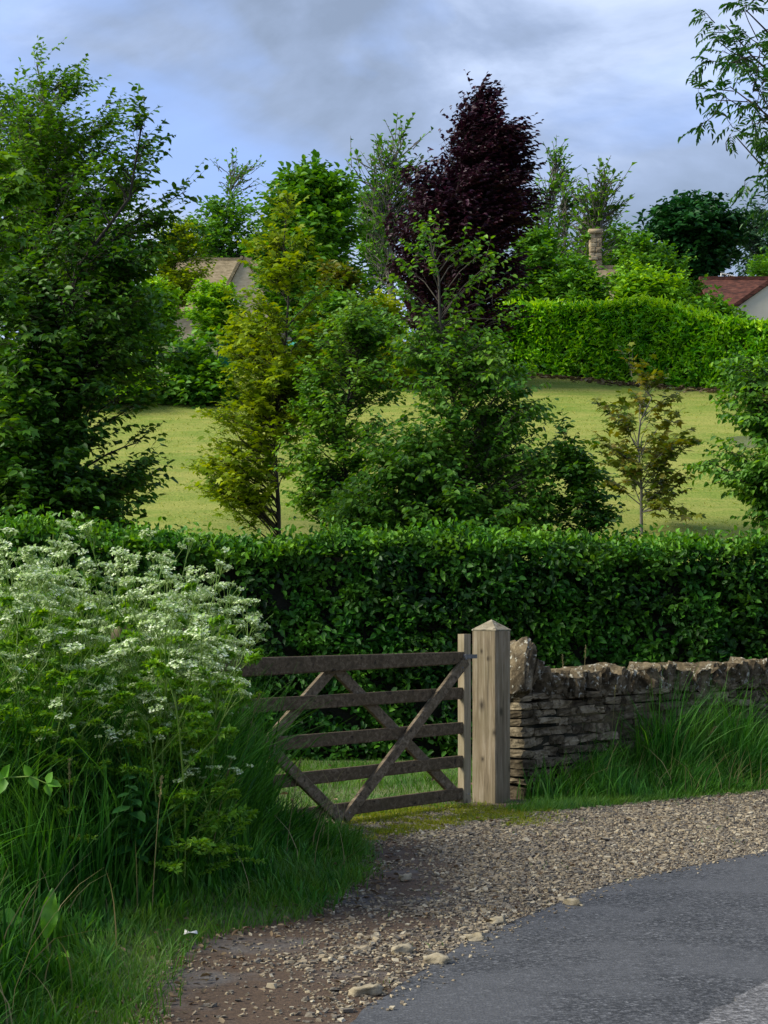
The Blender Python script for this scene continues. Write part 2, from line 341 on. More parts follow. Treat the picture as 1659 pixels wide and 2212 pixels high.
def stonemat(name, stops, lich=.63):
    m, nt, out = newmat(name); v = coords(nt)
    f = noise(nt, v, 9, 8, .65); geo = nt.nodes.new('ShaderNodeNewGeometry')
    ad = N(nt, 'ShaderNodeMath', operation='MULTIPLY_ADD'); nt.links.new(geo.outputs['Random Per Island'], ad.inputs[0]); ad.inputs[1].default_value = .35
    s2 = N(nt, 'ShaderNodeMath', operation='SUBTRACT'); nt.links.new(f, s2.inputs[0]); s2.inputs[1].default_value = .17; nt.links.new(s2.outputs[0], ad.inputs[2])
    c = ramp(nt, stops, ad.outputs[0]); l = noise(nt, v, 17, 6, .7)
    c2 = mixc(nt, ramp(nt, [(lich, 0.), (lich+.05, 1.)], l).outputs[0], c.outputs[0], (.40, .39, .32))
    d = noise(nt, v, 30, 5, .6); c3 = mixc(nt, ramp(nt, [(.33, .8), (.45, 0.)], d).outputs[0], c2, (.04, .03, .02))
    p = N(nt, 'ShaderNodeBsdfPrincipled', Roughness=.95); p.inputs['Specular IOR Level'].default_value = .15
    nt.links.new(c3, p.inputs['Base Color'])
    b = N(nt, 'ShaderNodeBump', Strength=.7, Distance=.03); nt.links.new(f, b.inputs['Height']); nt.links.new(b.outputs[0], p.inputs['Normal'])
    nt.links.new(p.outputs[0], out.inputs[0]); return m
M['wallstone'] = stonemat('wall_limestone', lich=.70, stops=[(.25, (.035, .027, .016)), (.5, (.13, .105, .066)), (.75, (.30, .25, .165))])
M['copestone'] = stonemat('coping_limestone', [(.25, (.05, .038, .022)), (.45, (.17, .135, .083)), (.6, (.28, .23, .15)), (.8, (.44, .40, .30))], .57)
M['pebble'] = None
def pebblemat():
    m, nt, out = newmat('gravel_stone'); geo = nt.nodes.new('ShaderNodeNewGeometry')
    c = ramp(nt, [(0, (.025, .024, .026)), (.28, (.07, .06, .05)), (.48, (.15, .11, .065)), (.68, (.25, .19, .11)), (.88, (.38, .31, .19)), (1, (.52, .47, .35))], geo.outputs['Random Per Island'])
    f = noise(nt, coords(nt), 60, 4); c2 = mixc(nt, .35, c.outputs[0], ramp(nt, [(.3, (.1, .08, .06)), (.7, (.45, .4, .3))], f).outputs[0])
    p = N(nt, 'ShaderNodeBsdfPrincipled', Roughness=.8); nt.links.new(c2, p.inputs['Base Color']); nt.links.new(p.outputs[0], out.inputs[0]); return m
M['pebble'] = pebblemat()
def groundmat():
    m, nt, out = newmat('meadow_ground'); v = coords(nt)
    f = noise(nt, v, .5, 5); g = noise(nt, v, 14, 6, .7)
    c = mixc(nt, .5, ramp(nt, [(.35, (.05, .085, .02)), (.65, (.15, .19, .06))], f).outputs[0], ramp(nt, [(.3, (.03, .04, .012)), (.7, (.16, .17, .06))], g).outputs[0])
    p = N(nt, 'ShaderNodeBsdfPrincipled', Roughness=.95); nt.links.new(c, p.inputs['Base Color'])
    b = N(nt, 'ShaderNodeBump', Strength=.6, Distance=.05); nt.links.new(g, b.inputs['Height']); nt.links.new(b.outputs[0], p.inputs['Normal'])
    nt.links.new(p.outputs[0], out.inputs[0]); return m
M['ground'] = groundmat()
def lawnmat():
    m, nt, out = newmat('mown_lawn'); v = coords(nt); a = noise(nt, v, .55, 5, .6); g = noise(nt, coords(nt, (1, .45, 1)), 26, 6, .75); st = noise(nt, coords(nt, (.25, 1, 1), (0, 0, R(-8))), 2.2, 5, .6)
    c = mixc(nt, .45, ramp(nt, [(.42, (.14, .23, .022)), (.58, (.34, .35, .075))], a).outputs[0], ramp(nt, [(.44, (.12, .20, .022)), (.57, (.38, .33, .10))], st).outputs[0])
    c = mixc(nt, .5, c, ramp(nt, [(.40, (.08, .14, .014)), (.60, (.32, .34, .08))], g).outputs[0])
    p = N(nt, 'ShaderNodeBsdfPrincipled', Roughness=.95); nt.links.new(c, p.inputs['Base Color']); p.inputs['Specular IOR Level'].default_value = .15
    b = N(nt, 'ShaderNodeBump', Strength=.5, Distance=.03); nt.links.new(g, b.inputs['Height']); nt.links.new(b.outputs[0], p.inputs['Normal'])
    nt.links.new(p.outputs[0], out.inputs[0]); return m
M['lawn'] = lawnmat()
def roadmat(name, base, agg, tint):
    m, nt, out = newmat(name); v = coords(nt)
    vo = N(nt, 'ShaderNodeTexVoronoi', Scale=78.0); nt.links.new(v, vo.inputs['Vector'])
    sep = nt.nodes.new('ShaderNodeSeparateColor'); nt.links.new(vo.outputs['Color'], sep.inputs[0])
    c = ramp(nt, [(0, [x*.35 for x in base]), (.45, base), (.8, agg), (.93, [x*1.2 for x in agg]), (1, [x*1.8 for x in agg])], sep.outputs[0])
    g = noise(nt, v, 45, 5, .7); c2 = mixc(nt, ramp(nt, [(.35, .75), (.6, 0.)], g).outputs[0], c.outputs[0], [x*.3 for x in base])
    lo = noise(nt, v, 1.1, 5, .6); c3 = mixc(nt, ramp(nt, [(.42, 0.), (.58, .6)], lo).outputs[0], c2, tint)
    p = N(nt, 'ShaderNodeBsdfPrincipled', Roughness=.75); nt.links.new(c3, p.inputs['Base Color']); p.inputs['Specular IOR Level'].default_value = .4
    b = N(nt, 'ShaderNodeBump', Strength=.35, Distance=.008); nt.links.new(vo.outputs['Distance'], b.inputs['Height'])
    b2 = N(nt, 'ShaderNodeBump', Strength=.35, Distance=.012); nt.links.new(g, b2.inputs['Height']); nt.links.new(b.outputs[0], b2.inputs['Normal']); nt.links.new(b2.outputs[0], p.inputs['Normal'])
    nt.links.new(p.outputs[0], out.inputs[0]); return m
M['road'] = roadmat('asphalt', (.046, .049, .054), (.105, .108, .115), (.085, .088, .095))
M['pave'] = roadmat('pavement_asphalt', (.13, .128, .130), (.21, .208, .21), (.19, .188, .19))
def vergemat():
    m, nt, out = newmat('verge_dirt_and_grit'); v = coords(nt)
    f = noise(nt, v, 1.6, 5, .6); g = noise(nt, v, 55, 5, .75)
    dirt = ramp(nt, [(.3, (.035, .021, .012)), (.7, (.14, .088, .052))], g); grit = ramp(nt, [(.3, (.05, .05, .055)), (.7, (.19, .175, .16))], g)
    c = mixc(nt, ramp(nt, [(.52, 0.), (.70, 1.)], f).outputs[0], dirt.outputs[0], grit.outputs[0])
    p = N(nt, 'ShaderNodeBsdfPrincipled', Roughness=.95); nt.links.new(c, p.inputs['Base Color'])
    b = N(nt, 'ShaderNodeBump', Strength=.8, Distance=.02); nt.links.new(g, b.inputs['Height']); nt.links.new(b.outputs[0], p.inputs['Normal'])
    nt.links.new(p.outputs[0], out.inputs[0]); return m
M['verge'] = vergemat()

# ------------------------------------------------------------------ ground, lawn, verge, road
def grid(xs, ys, dz=0, hole=None):
    X, Y = np.meshgrid(xs, ys); Z = gz(X, Y)+dz
    V = np.stack([X, Y, Z], -1).reshape(-1, 3); nx = len(xs); i, j = np.meshgrid(np.arange(len(ys)-1), np.arange(nx-1), indexing='ij')
    f = np.stack([i*nx+j, i*nx+j+1, (i+1)*nx+j+1, (i+1)*nx+j], -1).reshape(-1, 4); return V, f
xs = np.concatenate([np.linspace(-900, -60, 15), np.linspace(-50, -7, 18), np.arange(-6, 6.01, .12), np.linspace(7, 50, 18), np.linspace(60, 900, 15)])
ys = np.concatenate([np.linspace(-200, 0, 8), np.arange(1, 4, .5), np.arange(4, 16, .12), np.arange(16, 60, .8), np.linspace(61, 140, 30), np.linspace(170, 1500, 14)])
tag(obj('ground', [grid(xs, ys)], M['ground']), kind='structure')
tag(obj('lawn', [grid(np.arange(-30, 30.1, .5), np.concatenate([np.arange(19.6, 30, .4), np.arange(30, 52, .6)]), .012)], M['lawn']), kind='structure')
def sheet(name, poly, dz, mat, step=.15):
    """flat sheet over a world polygon: a grid clipped to it, edge ragged by a little noise"""
    poly = np.asarray(poly, float); V = []; n = len(poly)
    me = bpy.data.meshes.new(name); import bmesh
    bm = bmesh.new(); pts = []
    for i in range(n):
        a, b = poly[i], poly[(i+1) % n]; k = max(1, int(np.linalg.norm(b-a)/step))
        for t in range(k):
            p = a+(b-a)*t/k+rng.normal(0, .012, 2)*(np.linalg.norm(b-a) < 4); pts.append(bm.verts.new((p[0], p[1], dz)))
    bm.faces.new(pts); bmesh.ops.triangulate(bm, faces=bm.faces[:])
    bm.to_mesh(me); bm.free(); me.materials.append(mat)
    o = bpy.data.objects.new(name, me); COL.objects.link(o); return tag(o, kind='structure')
EY = np.array([3.2, 5.5, 7.15, 8.45, 9.0, 9.83, 10.6, 11.74, 13.2, 16, 30]); EX = np.array([-.75, -.40, -.05, .37, .62, 1.01, 1.5, 2.5, 4.2, 8.0, 30])
roadline = [(x, y) for x, y in zip(EX, EY)]
def left_edge(ys, off=0): return [(float(np.interp(y, EDGE_Y, EDGE_X))-off, y) for y in ys]
verge_poly = [(-1.2, 3.2)]+left_edge(np.arange(4, 13.2, .3), .12)+[(-.3, 14.2), (.6, 15.2), (1.4, 15.2), (4.2, 18.2), (30, 45), (31, 30), (9, 15.6), (4.5, 12.6), (2.6, 11), (1.4, 9.3), (.7, 8), (.3, 6.5), (0, 3.2)]
sheet('gravel_verge', verge_poly, .004, M['verge'])
PV = [(-.4, 3.4), (.62, 5.6), (1.24, 6.8), (1.57, 7.4), (2.3, 8.6), (4, 11), (9, 15.6), (40, 28)]
sheet('road', roadline+[(40, 28)]+[(40, 3), (0, 3)], .009, M['road'])
pv = sheet('pavement', PV+[(40, 3.2)], .024, M['pave'], .08)
sd = pv.modifiers.new('thick', 'SOLIDIFY'); sd.thickness = .02; sd.offset = -1

# gravel stones (nobody could count them)
def pebbles(P2, size, z0=.006, flat=.5):
    n = len(P2); sz = size[:, None]*np.stack([rng.uniform(.7, 1.3, n), rng.uniform(.55, 1, n), rng.uniform(.3, .7, n)*flat*1.6], -1)
    c = np.array([(a, b, d) for a in (-1, 1) for b in (-1, 1) for d in (-1, 1)], float)
    v = c[None]*(1-.38*rng.random((n, 8, 1)))+rng.normal(0, .16, (n, 8, 3)); v = v*sz[:, None]*.5
    az = rng.uniform(0, 6.28, n); ca, sa = np.cos(az)[:, None], np.sin(az)[:, None]
    tl = rng.normal(0, .25, n)[:, None]; x, y, z = v[..., 0], v[..., 1], v[..., 2]
    z2 = z*np.cos(tl)+x*np.sin(tl); x2 = x*np.cos(tl)-z*np.sin(tl)
    V = np.stack([x2*ca-y*sa+P2[:, 0:1], x2*sa+y*ca+P2[:, 1:2], z2+gz(P2[:, 0], P2[:, 1])[:, None]+z0+size[:, None]*.12], -1)
    return (V.reshape(-1, 3), (np.arange(n)[:, None, None]*8+BOXF[None]).reshape(-1, 4))
def vnoise(p, s, seed=0):
    r = np.random.default_rng(seed); t = 0
    for _ in range(6):
        k = r.normal(size=2)*s; t = t+np.sin(p@k+r.uniform(0, 6.28))
    return t/6**.5
vp = [gp(*q) for q in [(290, 2212), (345, 2075), (460, 2025), (650, 1995), (780, 1900), (765, 1800), (640, 1775), (760, 1768), (1000, 1745), (1150, 1755), (1300, 1745), (1500, 1722), (1659, 1700), (2150, 1655), (2250, 1745), (1659, 1842), (1450, 1880), (1230, 1942), (1000, 2045), (800, 2172), (740, 2212)]]
P = scatter(vp, 84000)
dl = P[:, 0]-np.interp(P[:, 1], EDGE_Y, EDGE_X)
keep = rng.random(len(P)) < np.clip(.16+.9*sstep(.1, 1.0, dl+.25*vnoise(P, 2.5, 3)-np.clip(9.6-P[:, 1], 0, 3)*.36)+.2*vnoise(P, 4, 5), .08, 1)
P = P[keep]
sz = np.clip(rng.lognormal(np.log(.0135), .45, len(P)), .006, .05)
tag(obj('gravel', [pebbles(P, sz)], M['pebble'], smooth=False), 'loose tan and grey gravel between road and gate', 'gravel', kind='stuff')
# grit along the road edge
EDP = np.array(roadline); t = rng.uniform(7.0, 12.5, 900); xe = np.interp(t, EY, EX)
P = np.stack([xe+np.abs(rng.normal(0, .10, 900))*rng.choice([-1, 1], 900, p=[.55, .45]), t], -1)
tag(obj('road_grit', [pebbles(P, np.clip(rng.lognormal(np.log(.012), .4, 900), .005, .03), .011)], M['pebble'], smooth=False), 'fine stone grit scattered along the edge of the asphalt', 'grit', kind='stuff')

# ------------------------------------------------------------------ trees
def tree(name, label, cat, rows, Y, basepx, mat, n_clump=120, twigs=8, m=8, tl=.35, leaf=.075, wr=.6, kind='ovate', wind=(0, 0, 0), shell=.45, up=.35, droop=.25,
         depth=.9, trunk=.05, bark='bark', rise=.7, group=None, spread=1.0, twr=.003, csig=.08, base_y=None, limb_r=.3, parts=('trunk', 'crown'), leader=None, lead_sprays=(), vband=1.0, low=0.0, gapw=1.6, seed=0):
    global rng
    keep_rng, rng = rng, np.random.default_rng(zlib.crc32(label.encode())+seed)
    rows = sorted(rows); py = np.array([r[0] for r in rows], float)
    z = EYE-(py-HZ)/F*Y; xl = (np.array([r[1] for r in rows])-CX)/F*Y; xr = (np.array([r[2] for r in rows])-CX)/F*Y
    o = np.argsort(z); z, xl, xr = z[o], xl[o], xr[o]
    bx = (basepx-CX)/F*Y; z0 = float(gz(bx, Y))
    t = thing(name, label, cat, (bx, Y, z0), group)
    zt = z[-1]-.03*(z[-1]-z[0]); k = 9; tz = np.linspace(z0, zt, k); tt = np.linspace(0, 1, k)
    xc = np.interp(tz, z, (xl+xr)/2); w = sstep(.1, 1, tt)
    TP = np.stack([bx*(1-w)+xc*w+rng.normal(0, .02, k)*Y/25*(tt > .05), Y+rng.normal(0, .02, k)*Y/25*(tt > .05), tz], -1)
    chunks = [tube(np.vstack([TP[0]-[0, 0, .3], TP]), np.concatenate([[trunk*1.25], trunk*(1-.88*tt)]), 7)]
    # clump centres inside the outline
    zz = np.linspace(z[0], z[-1], 400); wdt = (np.interp(zz, z, xr-xl)+.02)*(1+low*np.linspace(1, 0, 400)**2); cdf = np.cumsum(wdt); cdf /= cdf[-1]
    nb = n_clump*2; cz = np.interp(rng.random(nb), cdf, zz)
    l, r_ = np.interp(cz, z, xl), np.interp(cz, z, xr); cx, hw = (l+r_)/2, np.maximum((r_-l)/2-tl*.22, .02)
    th = rng.uniform(0, 2*np.pi, nb); rr = rng.random(nb)**shell
    rr = rr*np.where(rng.random(nb) < .12, rng.uniform(1., 1.3, nb), 1)
    C = np.stack([cx+hw*rr*np.cos(th), Y+hw*depth*np.minimum(rr, 1)*np.sin(th), cz], -1)
    q3 = C/max(.45, tl*1.9); q3 = q3*[1/vband, 1/vband, vband]; gap = sum(np.sin(q3@rng.normal(size=3)*1.5+rng.uniform(0, 6)) for _ in range(5))
    C = C[np.argsort(-gap+rng.normal(0, gapw, nb))[:n_clump]]
    wnd = np.array(wind, float)
    BS = []
    for c in C:
        tx = np.interp(c[2], TP[:, 2], TP[:, 0]); ty = np.interp(c[2], TP[:, 2], TP[:, 1]); h = math.hypot(c[0]-tx, c[1]-ty)
        za = np.clip(c[2]-h*rise*rng.uniform(.6, 1.3), z0+.12*(zt-z0), zt)
        p0 = np.array([np.interp(za, TP[:, 2], TP[:, 0]), np.interp(za, TP[:, 2], TP[:, 1]), za]); p2 = c
        p1 = p0*.45+p2*.55+np.array([0, 0, .16*h])+rng.normal(0, .13*h+.01, 3)-wnd*.15*h
        s = np.linspace(0, 1, 6)[:, None]; B = (1-s)**2*p0+2*s*(1-s)*p1+s*s*p2+rng.normal(0, .022*h+.004, (6, 3))*np.sin(np.pi*s)
        BS.append(B); r0 = min(trunk*limb_r*(1-.7*(za-z0)/(zt-z0+.01)), .004+.012*h)+.002
        chunks.append(tube(B, np.linspace(r0, twr*1.2, 6), 4))
    LS = []
    if leader:
        LPn = np.array([at(px, py_, Y) for px, py_ in leader]); chunks.append(tube(np.vstack([TP[-3], LPn]), np.linspace(trunk*.4, .006, len(LPn)+1), 6))
        for px, py_ in lead_sprays:
            e = at(px, py_, Y+rng.uniform(-.25, .25)); zb = max(LPn[0][2]-.1, e[2]-abs(e[0]-LPn[0][0])*.9-.1); p0 = np.array([np.interp(zb, LPn[:, 2], LPn[:, 0]), Y, zb])
            chunks.append(tube([p0, p0*.45+e*.55+[0, 0, .06], e], [.008, .006, .004], 4)); LS.append(e)
    BS = np.array(BS); bl = np.linalg.norm(BS[:, -1]-BS[:, 1], axis=1)+tl*.5; nt_ = n_clump*twigs
    bi = rng.choice(len(BS), nt_, p=bl/bl.sum()); bt = np.maximum(1-tl*1.1*(rng.random(nt_)**1.2)*2.2/bl[bi], .30)*5; b0 = np.minimum(bt.astype(int), 4); fr = (bt-b0)[:, None]
    Cr = BS[bi, b0]*(1-fr)+BS[bi, b0+1]*fr; TG = nrm(BS[bi, b0+1]-BS[bi, b0])
    if LS: Cr = np.vstack([Cr, np.repeat(np.array(LS), 4, 0)]); TG = np.vstack([TG, np.repeat(nrm(np.array(LS)-TP[-2]), 4, 0)])
    n = len(Cr); Cr = Cr+rng.normal(0, csig*.45, (n, 3))
    axis = np.stack([np.interp(Cr[:, 2], TP[:, 2], TP[:, 0]), np.full(n, Y), Cr[:, 2]-.15], -1)
    D = nrm(nrm(Cr-axis)*spread*.4+TG*.75+ballrand(n)*np.array([.8, .8, .42])+np.array([0, 0, up*.6])+wnd); Ln = tl*rng.uniform(.5, 1.25, n)
    Q = Cr+D*Ln[:, None]; chunks.append(prisms(Cr-D*Ln[:, None]*.3, Q, twr, twr*.4))
    s = (np.arange(m)+.5)/m; s = np.clip(s[None, :]+rng.uniform(-.5/m, .5/m, (n, m)), 0, 1.03)
    LP = (Cr[:, None]+D[:, None]*(Ln[:, None]*s)[..., None]).reshape(-1, 3); Dm = np.repeat(D, m, 0); nl = len(LP)
    side = nrm(np.cross(Dm, np.array([0, 0, 1.])+ballrand(nl)*.4))*np.where(np.arange(nl) % 2, 1, -1)[:, None]
    LD = nrm(Dm*.6+side*.8+ballrand(nl)*.35+np.array([0, 0, -droop])+wnd*.8)
    LN = nrm(np.array([0, 0, 1.])+ballrand(nl)*.65+np.array([0, -.25, 0]))
    Lz = leaf*rng.uniform(.5, 1.35, nl)
    obj(parts[1], [leaves(LP, LD, LN, Lz, Lz*wr, kind)], M[mat], t)
    obj(parts[0], chunks, M[bark], t); rng = keep_rng
    return t

# -- young trees just beyond the clipped hedge
tree('beech_tree', 'dense dark green beech filling the left edge above the clipped hedge', 'tree',
     [(240, 285, 325), (300, 240, 360), (380, 185, 395), (430, 140, 425), (500, 70, 390), (560, 20, 370), (640, -90, 320), (700, -90, 350), (760, -90, 400), (820, -90, 400), (880, -90, 370), (950, -90, 385), (1020, -90, 390), (1060, -90, 310), (1150, -90, 250)],
     21.5, 135, 'beechleaf', 320, 11, 8, .40, .096, .62, 'ovate', (.10, 0, -.05), .5, .25, .3, .8, .075, 'darkbark', .75, low=.6, gapw=.9)
tree('birch_tree', 'tall feathery birch rising at the top left behind the dark beech', 'tree',
     [(125, 40, 110), (160, 0, 190), (210, -60, 240), (260, -80, 290), (330, -90, 330), (420, -90, 345), (520, -90, 330), (620, -90, 300)],
     30, 60, 'birch', 360, 10, 10, .55, .10, .62, 'small', (.45, 0, .05), .6, .35, .35, .8, .09, 'greybark', .9)
tree('maple_sapling', 'pale green maple with pointed leaves poking in at the left edge', 'tree',
     [(330, -60, 20), (390, -80, 90), (450, -80, 95), (520, -90, 60), (620, -90, 40), (720, -90, 60), (800, -90, 70), (860, -90, 40), (960, -90, 30)],
     19.9, -40, 'brightmaple', 46, 4, 5, .24, .115, .95, 'maple', (.2, 0, -.1), .5, .2, .5, .6, .035, 'bark', .6)
tree('field_maple', 'slender yellow green maple with a pointed top left of the purple tree', 'tree',
     [(400, 610, 635), (470, 565, 665), (540, 535, 690), (600, 515, 715), (680, 495, 750), (760, 470, 755), (840, 450, 740), (900, 430, 720), (960, 430, 700), (1020, 415, 690), (1080, 420, 680), (1130, 540, 650)],
     25.5, 605, 'olive', 170, 9, 6, .36, .090, .95, 'maple', (.08, 0, 0), .36, .12, .2, .9, .04, 'darkbark', .75)
lime = tree('lime_tree', 'broad bushy green tree in the middle with a thin leafy leader', 'tree',
     [(680, 920, 980), (730, 850, 1080), (780, 840, 1120), (830, 830, 1150), (880, 800, 1185), (940, 780, 1195), (1020, 750, 1210), (1090, 700, 1215), (1160, 720, 1205)],
     22.5, 985, 'limeleaf', 390, 11, 8, .36, .076, .72, 'ovate', (.06, 0, -.12), .38, .12, .45, .85, .055, 'bark', .85, low=1.3, gapw=1.0, leader=[(950, 690), (948, 600), (935, 545), (925, 500)],
     lead_sprays=[(925, 500), (915, 515), (940, 530), (900, 545), (960, 550), (1000, 535), (1030, 555), (985, 570), (890, 590), (930, 590), (1040, 600), (1010, 620), (880, 640), (1065, 640), (900, 670), (970, 650), (1030, 670), (1070, 690), (860, 690), (935, 560), (1050, 575), (870, 615)])
tree('elm_sapling', 'rounded leafy sapling left of the broad middle tree', 'tree',
     [(655, 720, 790), (690, 690, 830), (740, 650, 870), (800, 630, 880), (870, 630, 870), (940, 620, 850), (1040, 600, 830), (1130, 640, 810)],
     24, 760, 'elmleaf', 135, 11, 7, .34, .074, .75, 'ovate', (.1, 0, 0), .38, .15, .35, .9, .04, 'darkbark', .8)
tree('hornbeam_sapling', 'small dark sapling standing right of the broad middle tree', 'tree',
     [(925, 1195, 1225), (970, 1195, 1270), (1020, 1200, 1300), (1070, 1200, 1320), (1120, 1180, 1340), (1155, 1180, 1380)],
     22, 1268, 'beechleaf', 60, 7, 8, .24, .075, .66, 'ovate', (.05, 0, 0), .6, .1, .3, .9, .025, 'darkbark', .4)
tree('red_maple_sapling', 'thin bronze leaved maple sapling standing alone on the lawn', 'tree',
     [(750, 1350, 1390), (810, 1335, 1400), (850, 1325, 1490), (890, 1270, 1505), (940, 1250, 1500), (1000, 1275, 1490), (1050, 1290, 1480), (1100, 1300, 1540), (1125, 1340, 1500)],
     30.5, 1386, 'bronze', 46, 6, 5, .40, .135, .95, 'maple', (.06, 0, 0), .22, .1, .2, .9, .03, 'greybark', .8, csig=.05)
tree('weeping_lime', 'green drooping tree cut off by the right edge beyond the hedge', 'tree',
     [(760, 1600, 1760), (800, 1580, 1780), (850, 1555, 1790), (890, 1570, 1790), (940, 1540, 1790), (990, 1500, 1790), (1030, 1530, 1790), (1080, 1590, 1770), (1120, 1610, 1750)],
     22, 1668, 'limeleaf', 125, 8, 8, .32, .078, .68, 'ovate', (-.1, 0, -.2), .55, .0, .5, .9, .05, 'darkbark', .7)
tree('beech_sapling', 'low leafy beech sapling between the dark beech and the left frame edge', 'tree',
     [(840, -60, 60), (900, -90, 130), (980, -90, 200), (1060, -90, 260), (1150, -90, 290)], 20.6, 30, 'beechleaf', 120, 8, 8, .34, .10, .64, 'ovate', (.08, 0, 0), .5, .15, .3, .6, .03, 'darkbark', .5)
# ash whose outer boughs hang into the top right corner; its trunk stands outside the frame
def ash():
    Y = 15.5; t = thing('ash_tree', 'ash tree whose feathery boughs hang into the top right corner', 'tree', (5.4, Y, 0))
    ch = []; LP, LD, LN, LL = [], [], [], []
    tr = np.array([(5.4, Y, -.2), (5.42, Y, 1.5), (5.3, Y, 3.2), (5.35, Y-.1, 5.0), (5.3, Y, 7), (5.4, Y, 9)]); ch.append(tube(tr, [.19, .16, .13, .10, .06, .02], 9))
    boughs = [(-60, 1590, 4.6), (30, 1560, 4.2), (70, 1510, 4.0), (110, 1580, 3.9), (175, 1540, 3.4), (205, 1560, 3.4), (255, 1580, 3.0), (290, 1535, 2.8), (300, 1600, 2.9), (330, 1620, 2.6), (350, 1650, 2.5), (-120, 1650, 4.8),
              (400, 1640, 2.4), (20, 1660, 4), (100, 1680, 3.6), (200, 1690, 3.2), (290, 1680, 3), (-200, 1700, 5), (-50, 1740, 4.6), (150, 1760, 3.8), (250, 1800, 3.2), (-250, 1850, 5.2), (60, 1850, 4.2), (-160, 1950, 5), (160, 1620, 3.4), (230, 1630, 3.2)]
    for py, px, zs in boughs:
        e = at(px+55, py, Y+rng.uniform(-1.2, 1.2)); s = np.array([np.interp(zs, tr[:, 2], tr[:, 0]), Y, zs])
        mid = s*.4+e*.6+np.array([.1, 0, .25-.35*rng.random()])
        u = np.linspace(0, 1, 9)[:, None]; B = (1-u)**2*s+2*u*(1-u)*mid+u*u*e+rng.normal(0, .025, (9, 3))*np.linspace(0, 1, 9)[:, None]
        ch.append(tube(B, np.linspace(.035, .005, 9), 5))
        for k in range(17):
            b = B[rng.integers(3, 9)]+rng.normal(0, .06, 3); d = nrm(ballrand(1)[0]*.8+np.array([-.35, 0, .15])); q = b+d*rng.uniform(.12, .38)
            ch.append(tube([b, (b+q)/2+rng.normal(0, .015, 3), q], [.005, .004, .003], 4))
            for r in range(4):                                     # compound leaf: rachis and leaflets
                rd = nrm(d*.4+ballrand(1)[0]*.7+np.array([0, 0, -.12])); rl = rng.uniform(.12, .20); pr = q-d*.03*r
                ch.append(tube([pr, pr+rd*rl*.5, pr+rd*rl-np.array([0, 0, .03])], [.002, .0015, .001], 3))
                sd = nrm(np.cross(rd, [0, 0, 1.])+rng.normal(0, .1, 3))
                for j in range(9):
                    f = .25+.75*(j//2)/4; sg = 0 if j == 8 else (1 if j % 2 else -1)
                    LP.append(pr+rd*rl*f-np.array([0, 0, .03])*f*f); LD.append(nrm(rd*.7+sd*sg*.8+np.array([0, 0, -.35]))); LN.append(nrm(np.array([0, -.2, 1])+rng.normal(0, .45, 3))); LL.append(rng.uniform(.05, .08))
    LL = np.array(LL); obj('crown', [leaves(np.array(LP), np.array(LD), np.array(LN), LL, LL*.32, 'lance')], M['ash'], t); obj('trunk', ch, M['darkbark'], t)
ash()
# -- trees on the hill
tree('copper_beech', 'tall dark purple copper beech swept by the wind', 'tree',
     [(200, 1008, 1060), (235, 981, 1054), (252, 974, 1086), (275, 964, 1126), (300, 944, 1142), (330, 936, 1146), (365, 936, 1136), (374, 901, 1138), (385, 868, 1140), (413, 858, 1148), (449, 858, 1160), (467, 831, 1154), (490, 808, 1122), (512, 791, 1114), (540, 804, 1130), (563, 841, 1114), (591, 824, 1109), (627, 836, 1118), (690, 864, 1104), (740, 886, 1074)],
     49, 985, 'copper', 720, 10, 9, .62, .140, .62, 'ovate', (1.0, 0, .10), .42, .15, .15, .9, .16, 'darkbark', .9, csig=.13, vband=1.5, gapw=2.4, seed=2)
tree('sycamore', 'rounded mid green tree behind the yellow green maple', 'tree',
     [(380, 650, 700), (400, 600, 740), (440, 570, 770), (500, 545, 790), (560, 540, 815), (620, 560, 830), (700, 600, 830), (760, 640, 820)],
     62, 690, 'fargreen', 420, 9, 8, .8, .24, .7, 'ovate', (.25, 0, .05), .55, .3, .2, .9, .2, 'bark', .8, csig=.2)
def wispy(label, rows, Y, base, n=60, **k):
    a = dict(twigs=4, m=4, tl=.9, leaf=.24, wr=.6, kind='small', wind=(.35, 0, .15), shell=.6, up=.7, droop=.1, depth=.8, trunk=.2, bark='greybark', rise=.75, twr=.022, csig=.22, limb_r=.6, group='sparse wispy trees on the skyline'); a.update(k)
    tree('wispy_tree', label, 'tree', rows, Y, base, k.pop('mat', 'fargreen') if 'mat' in k else 'fargreen', n, **{x: y for x, y in a.items() if x != 'mat'})
wispy('thin wind bent tree with bare forked boughs left of the yellow maple', [(360, 440, 560), (390, 425, 575), (430, 435, 560), (480, 410, 545), (540, 400, 560), (600, 400, 540)], 102, 480, 60, trunk=.16)
wispy('tall airy tree with bare upright boughs left of the purple beech', [(290, 820, 940), (330, 760, 950), (400, 745, 950), (470, 740, 930), (540, 770, 920), (610, 790, 900)], 72, 840, 100)
wispy('airy half bare tree just right of the purple beech', [(345, 1175, 1235), (390, 1160, 1235), (450, 1140, 1225), (510, 1130, 1220), (570, 1130, 1200)], 72, 1165, 50, mat='fargreen')
wispy('spiky half bare tree standing beside the tall stone chimney', [(385, 1260, 1350), (420, 1215, 1365), (470, 1210, 1395), (520, 1215, 1385), (580, 1230, 1360), (640, 1240, 1340)], 70, 1285, 95, mat='birch')
wispy('thin twiggy tree left of the tall stone chimney', [(430, 1200, 1240), (480, 1195, 1250), (540, 1185, 1255), (600, 1185, 1250)], 71, 1222, 26)
tree('horse_chestnut', 'dense dark domed tree above the right end of the bright hedge', 'tree',
     [(447, 1450, 1545), (470, 1410, 1590), (510, 1395, 1605), (560, 1385, 1600), (610, 1400, 1600), (660, 1420, 1600)], 85, 1500, 'fardark', 260, 9, 8, .9, .30, .75, 'ovate', (.1, 0, .1), .5, .3, .3, .9, .25, 'darkbark', .6, csig=.25)
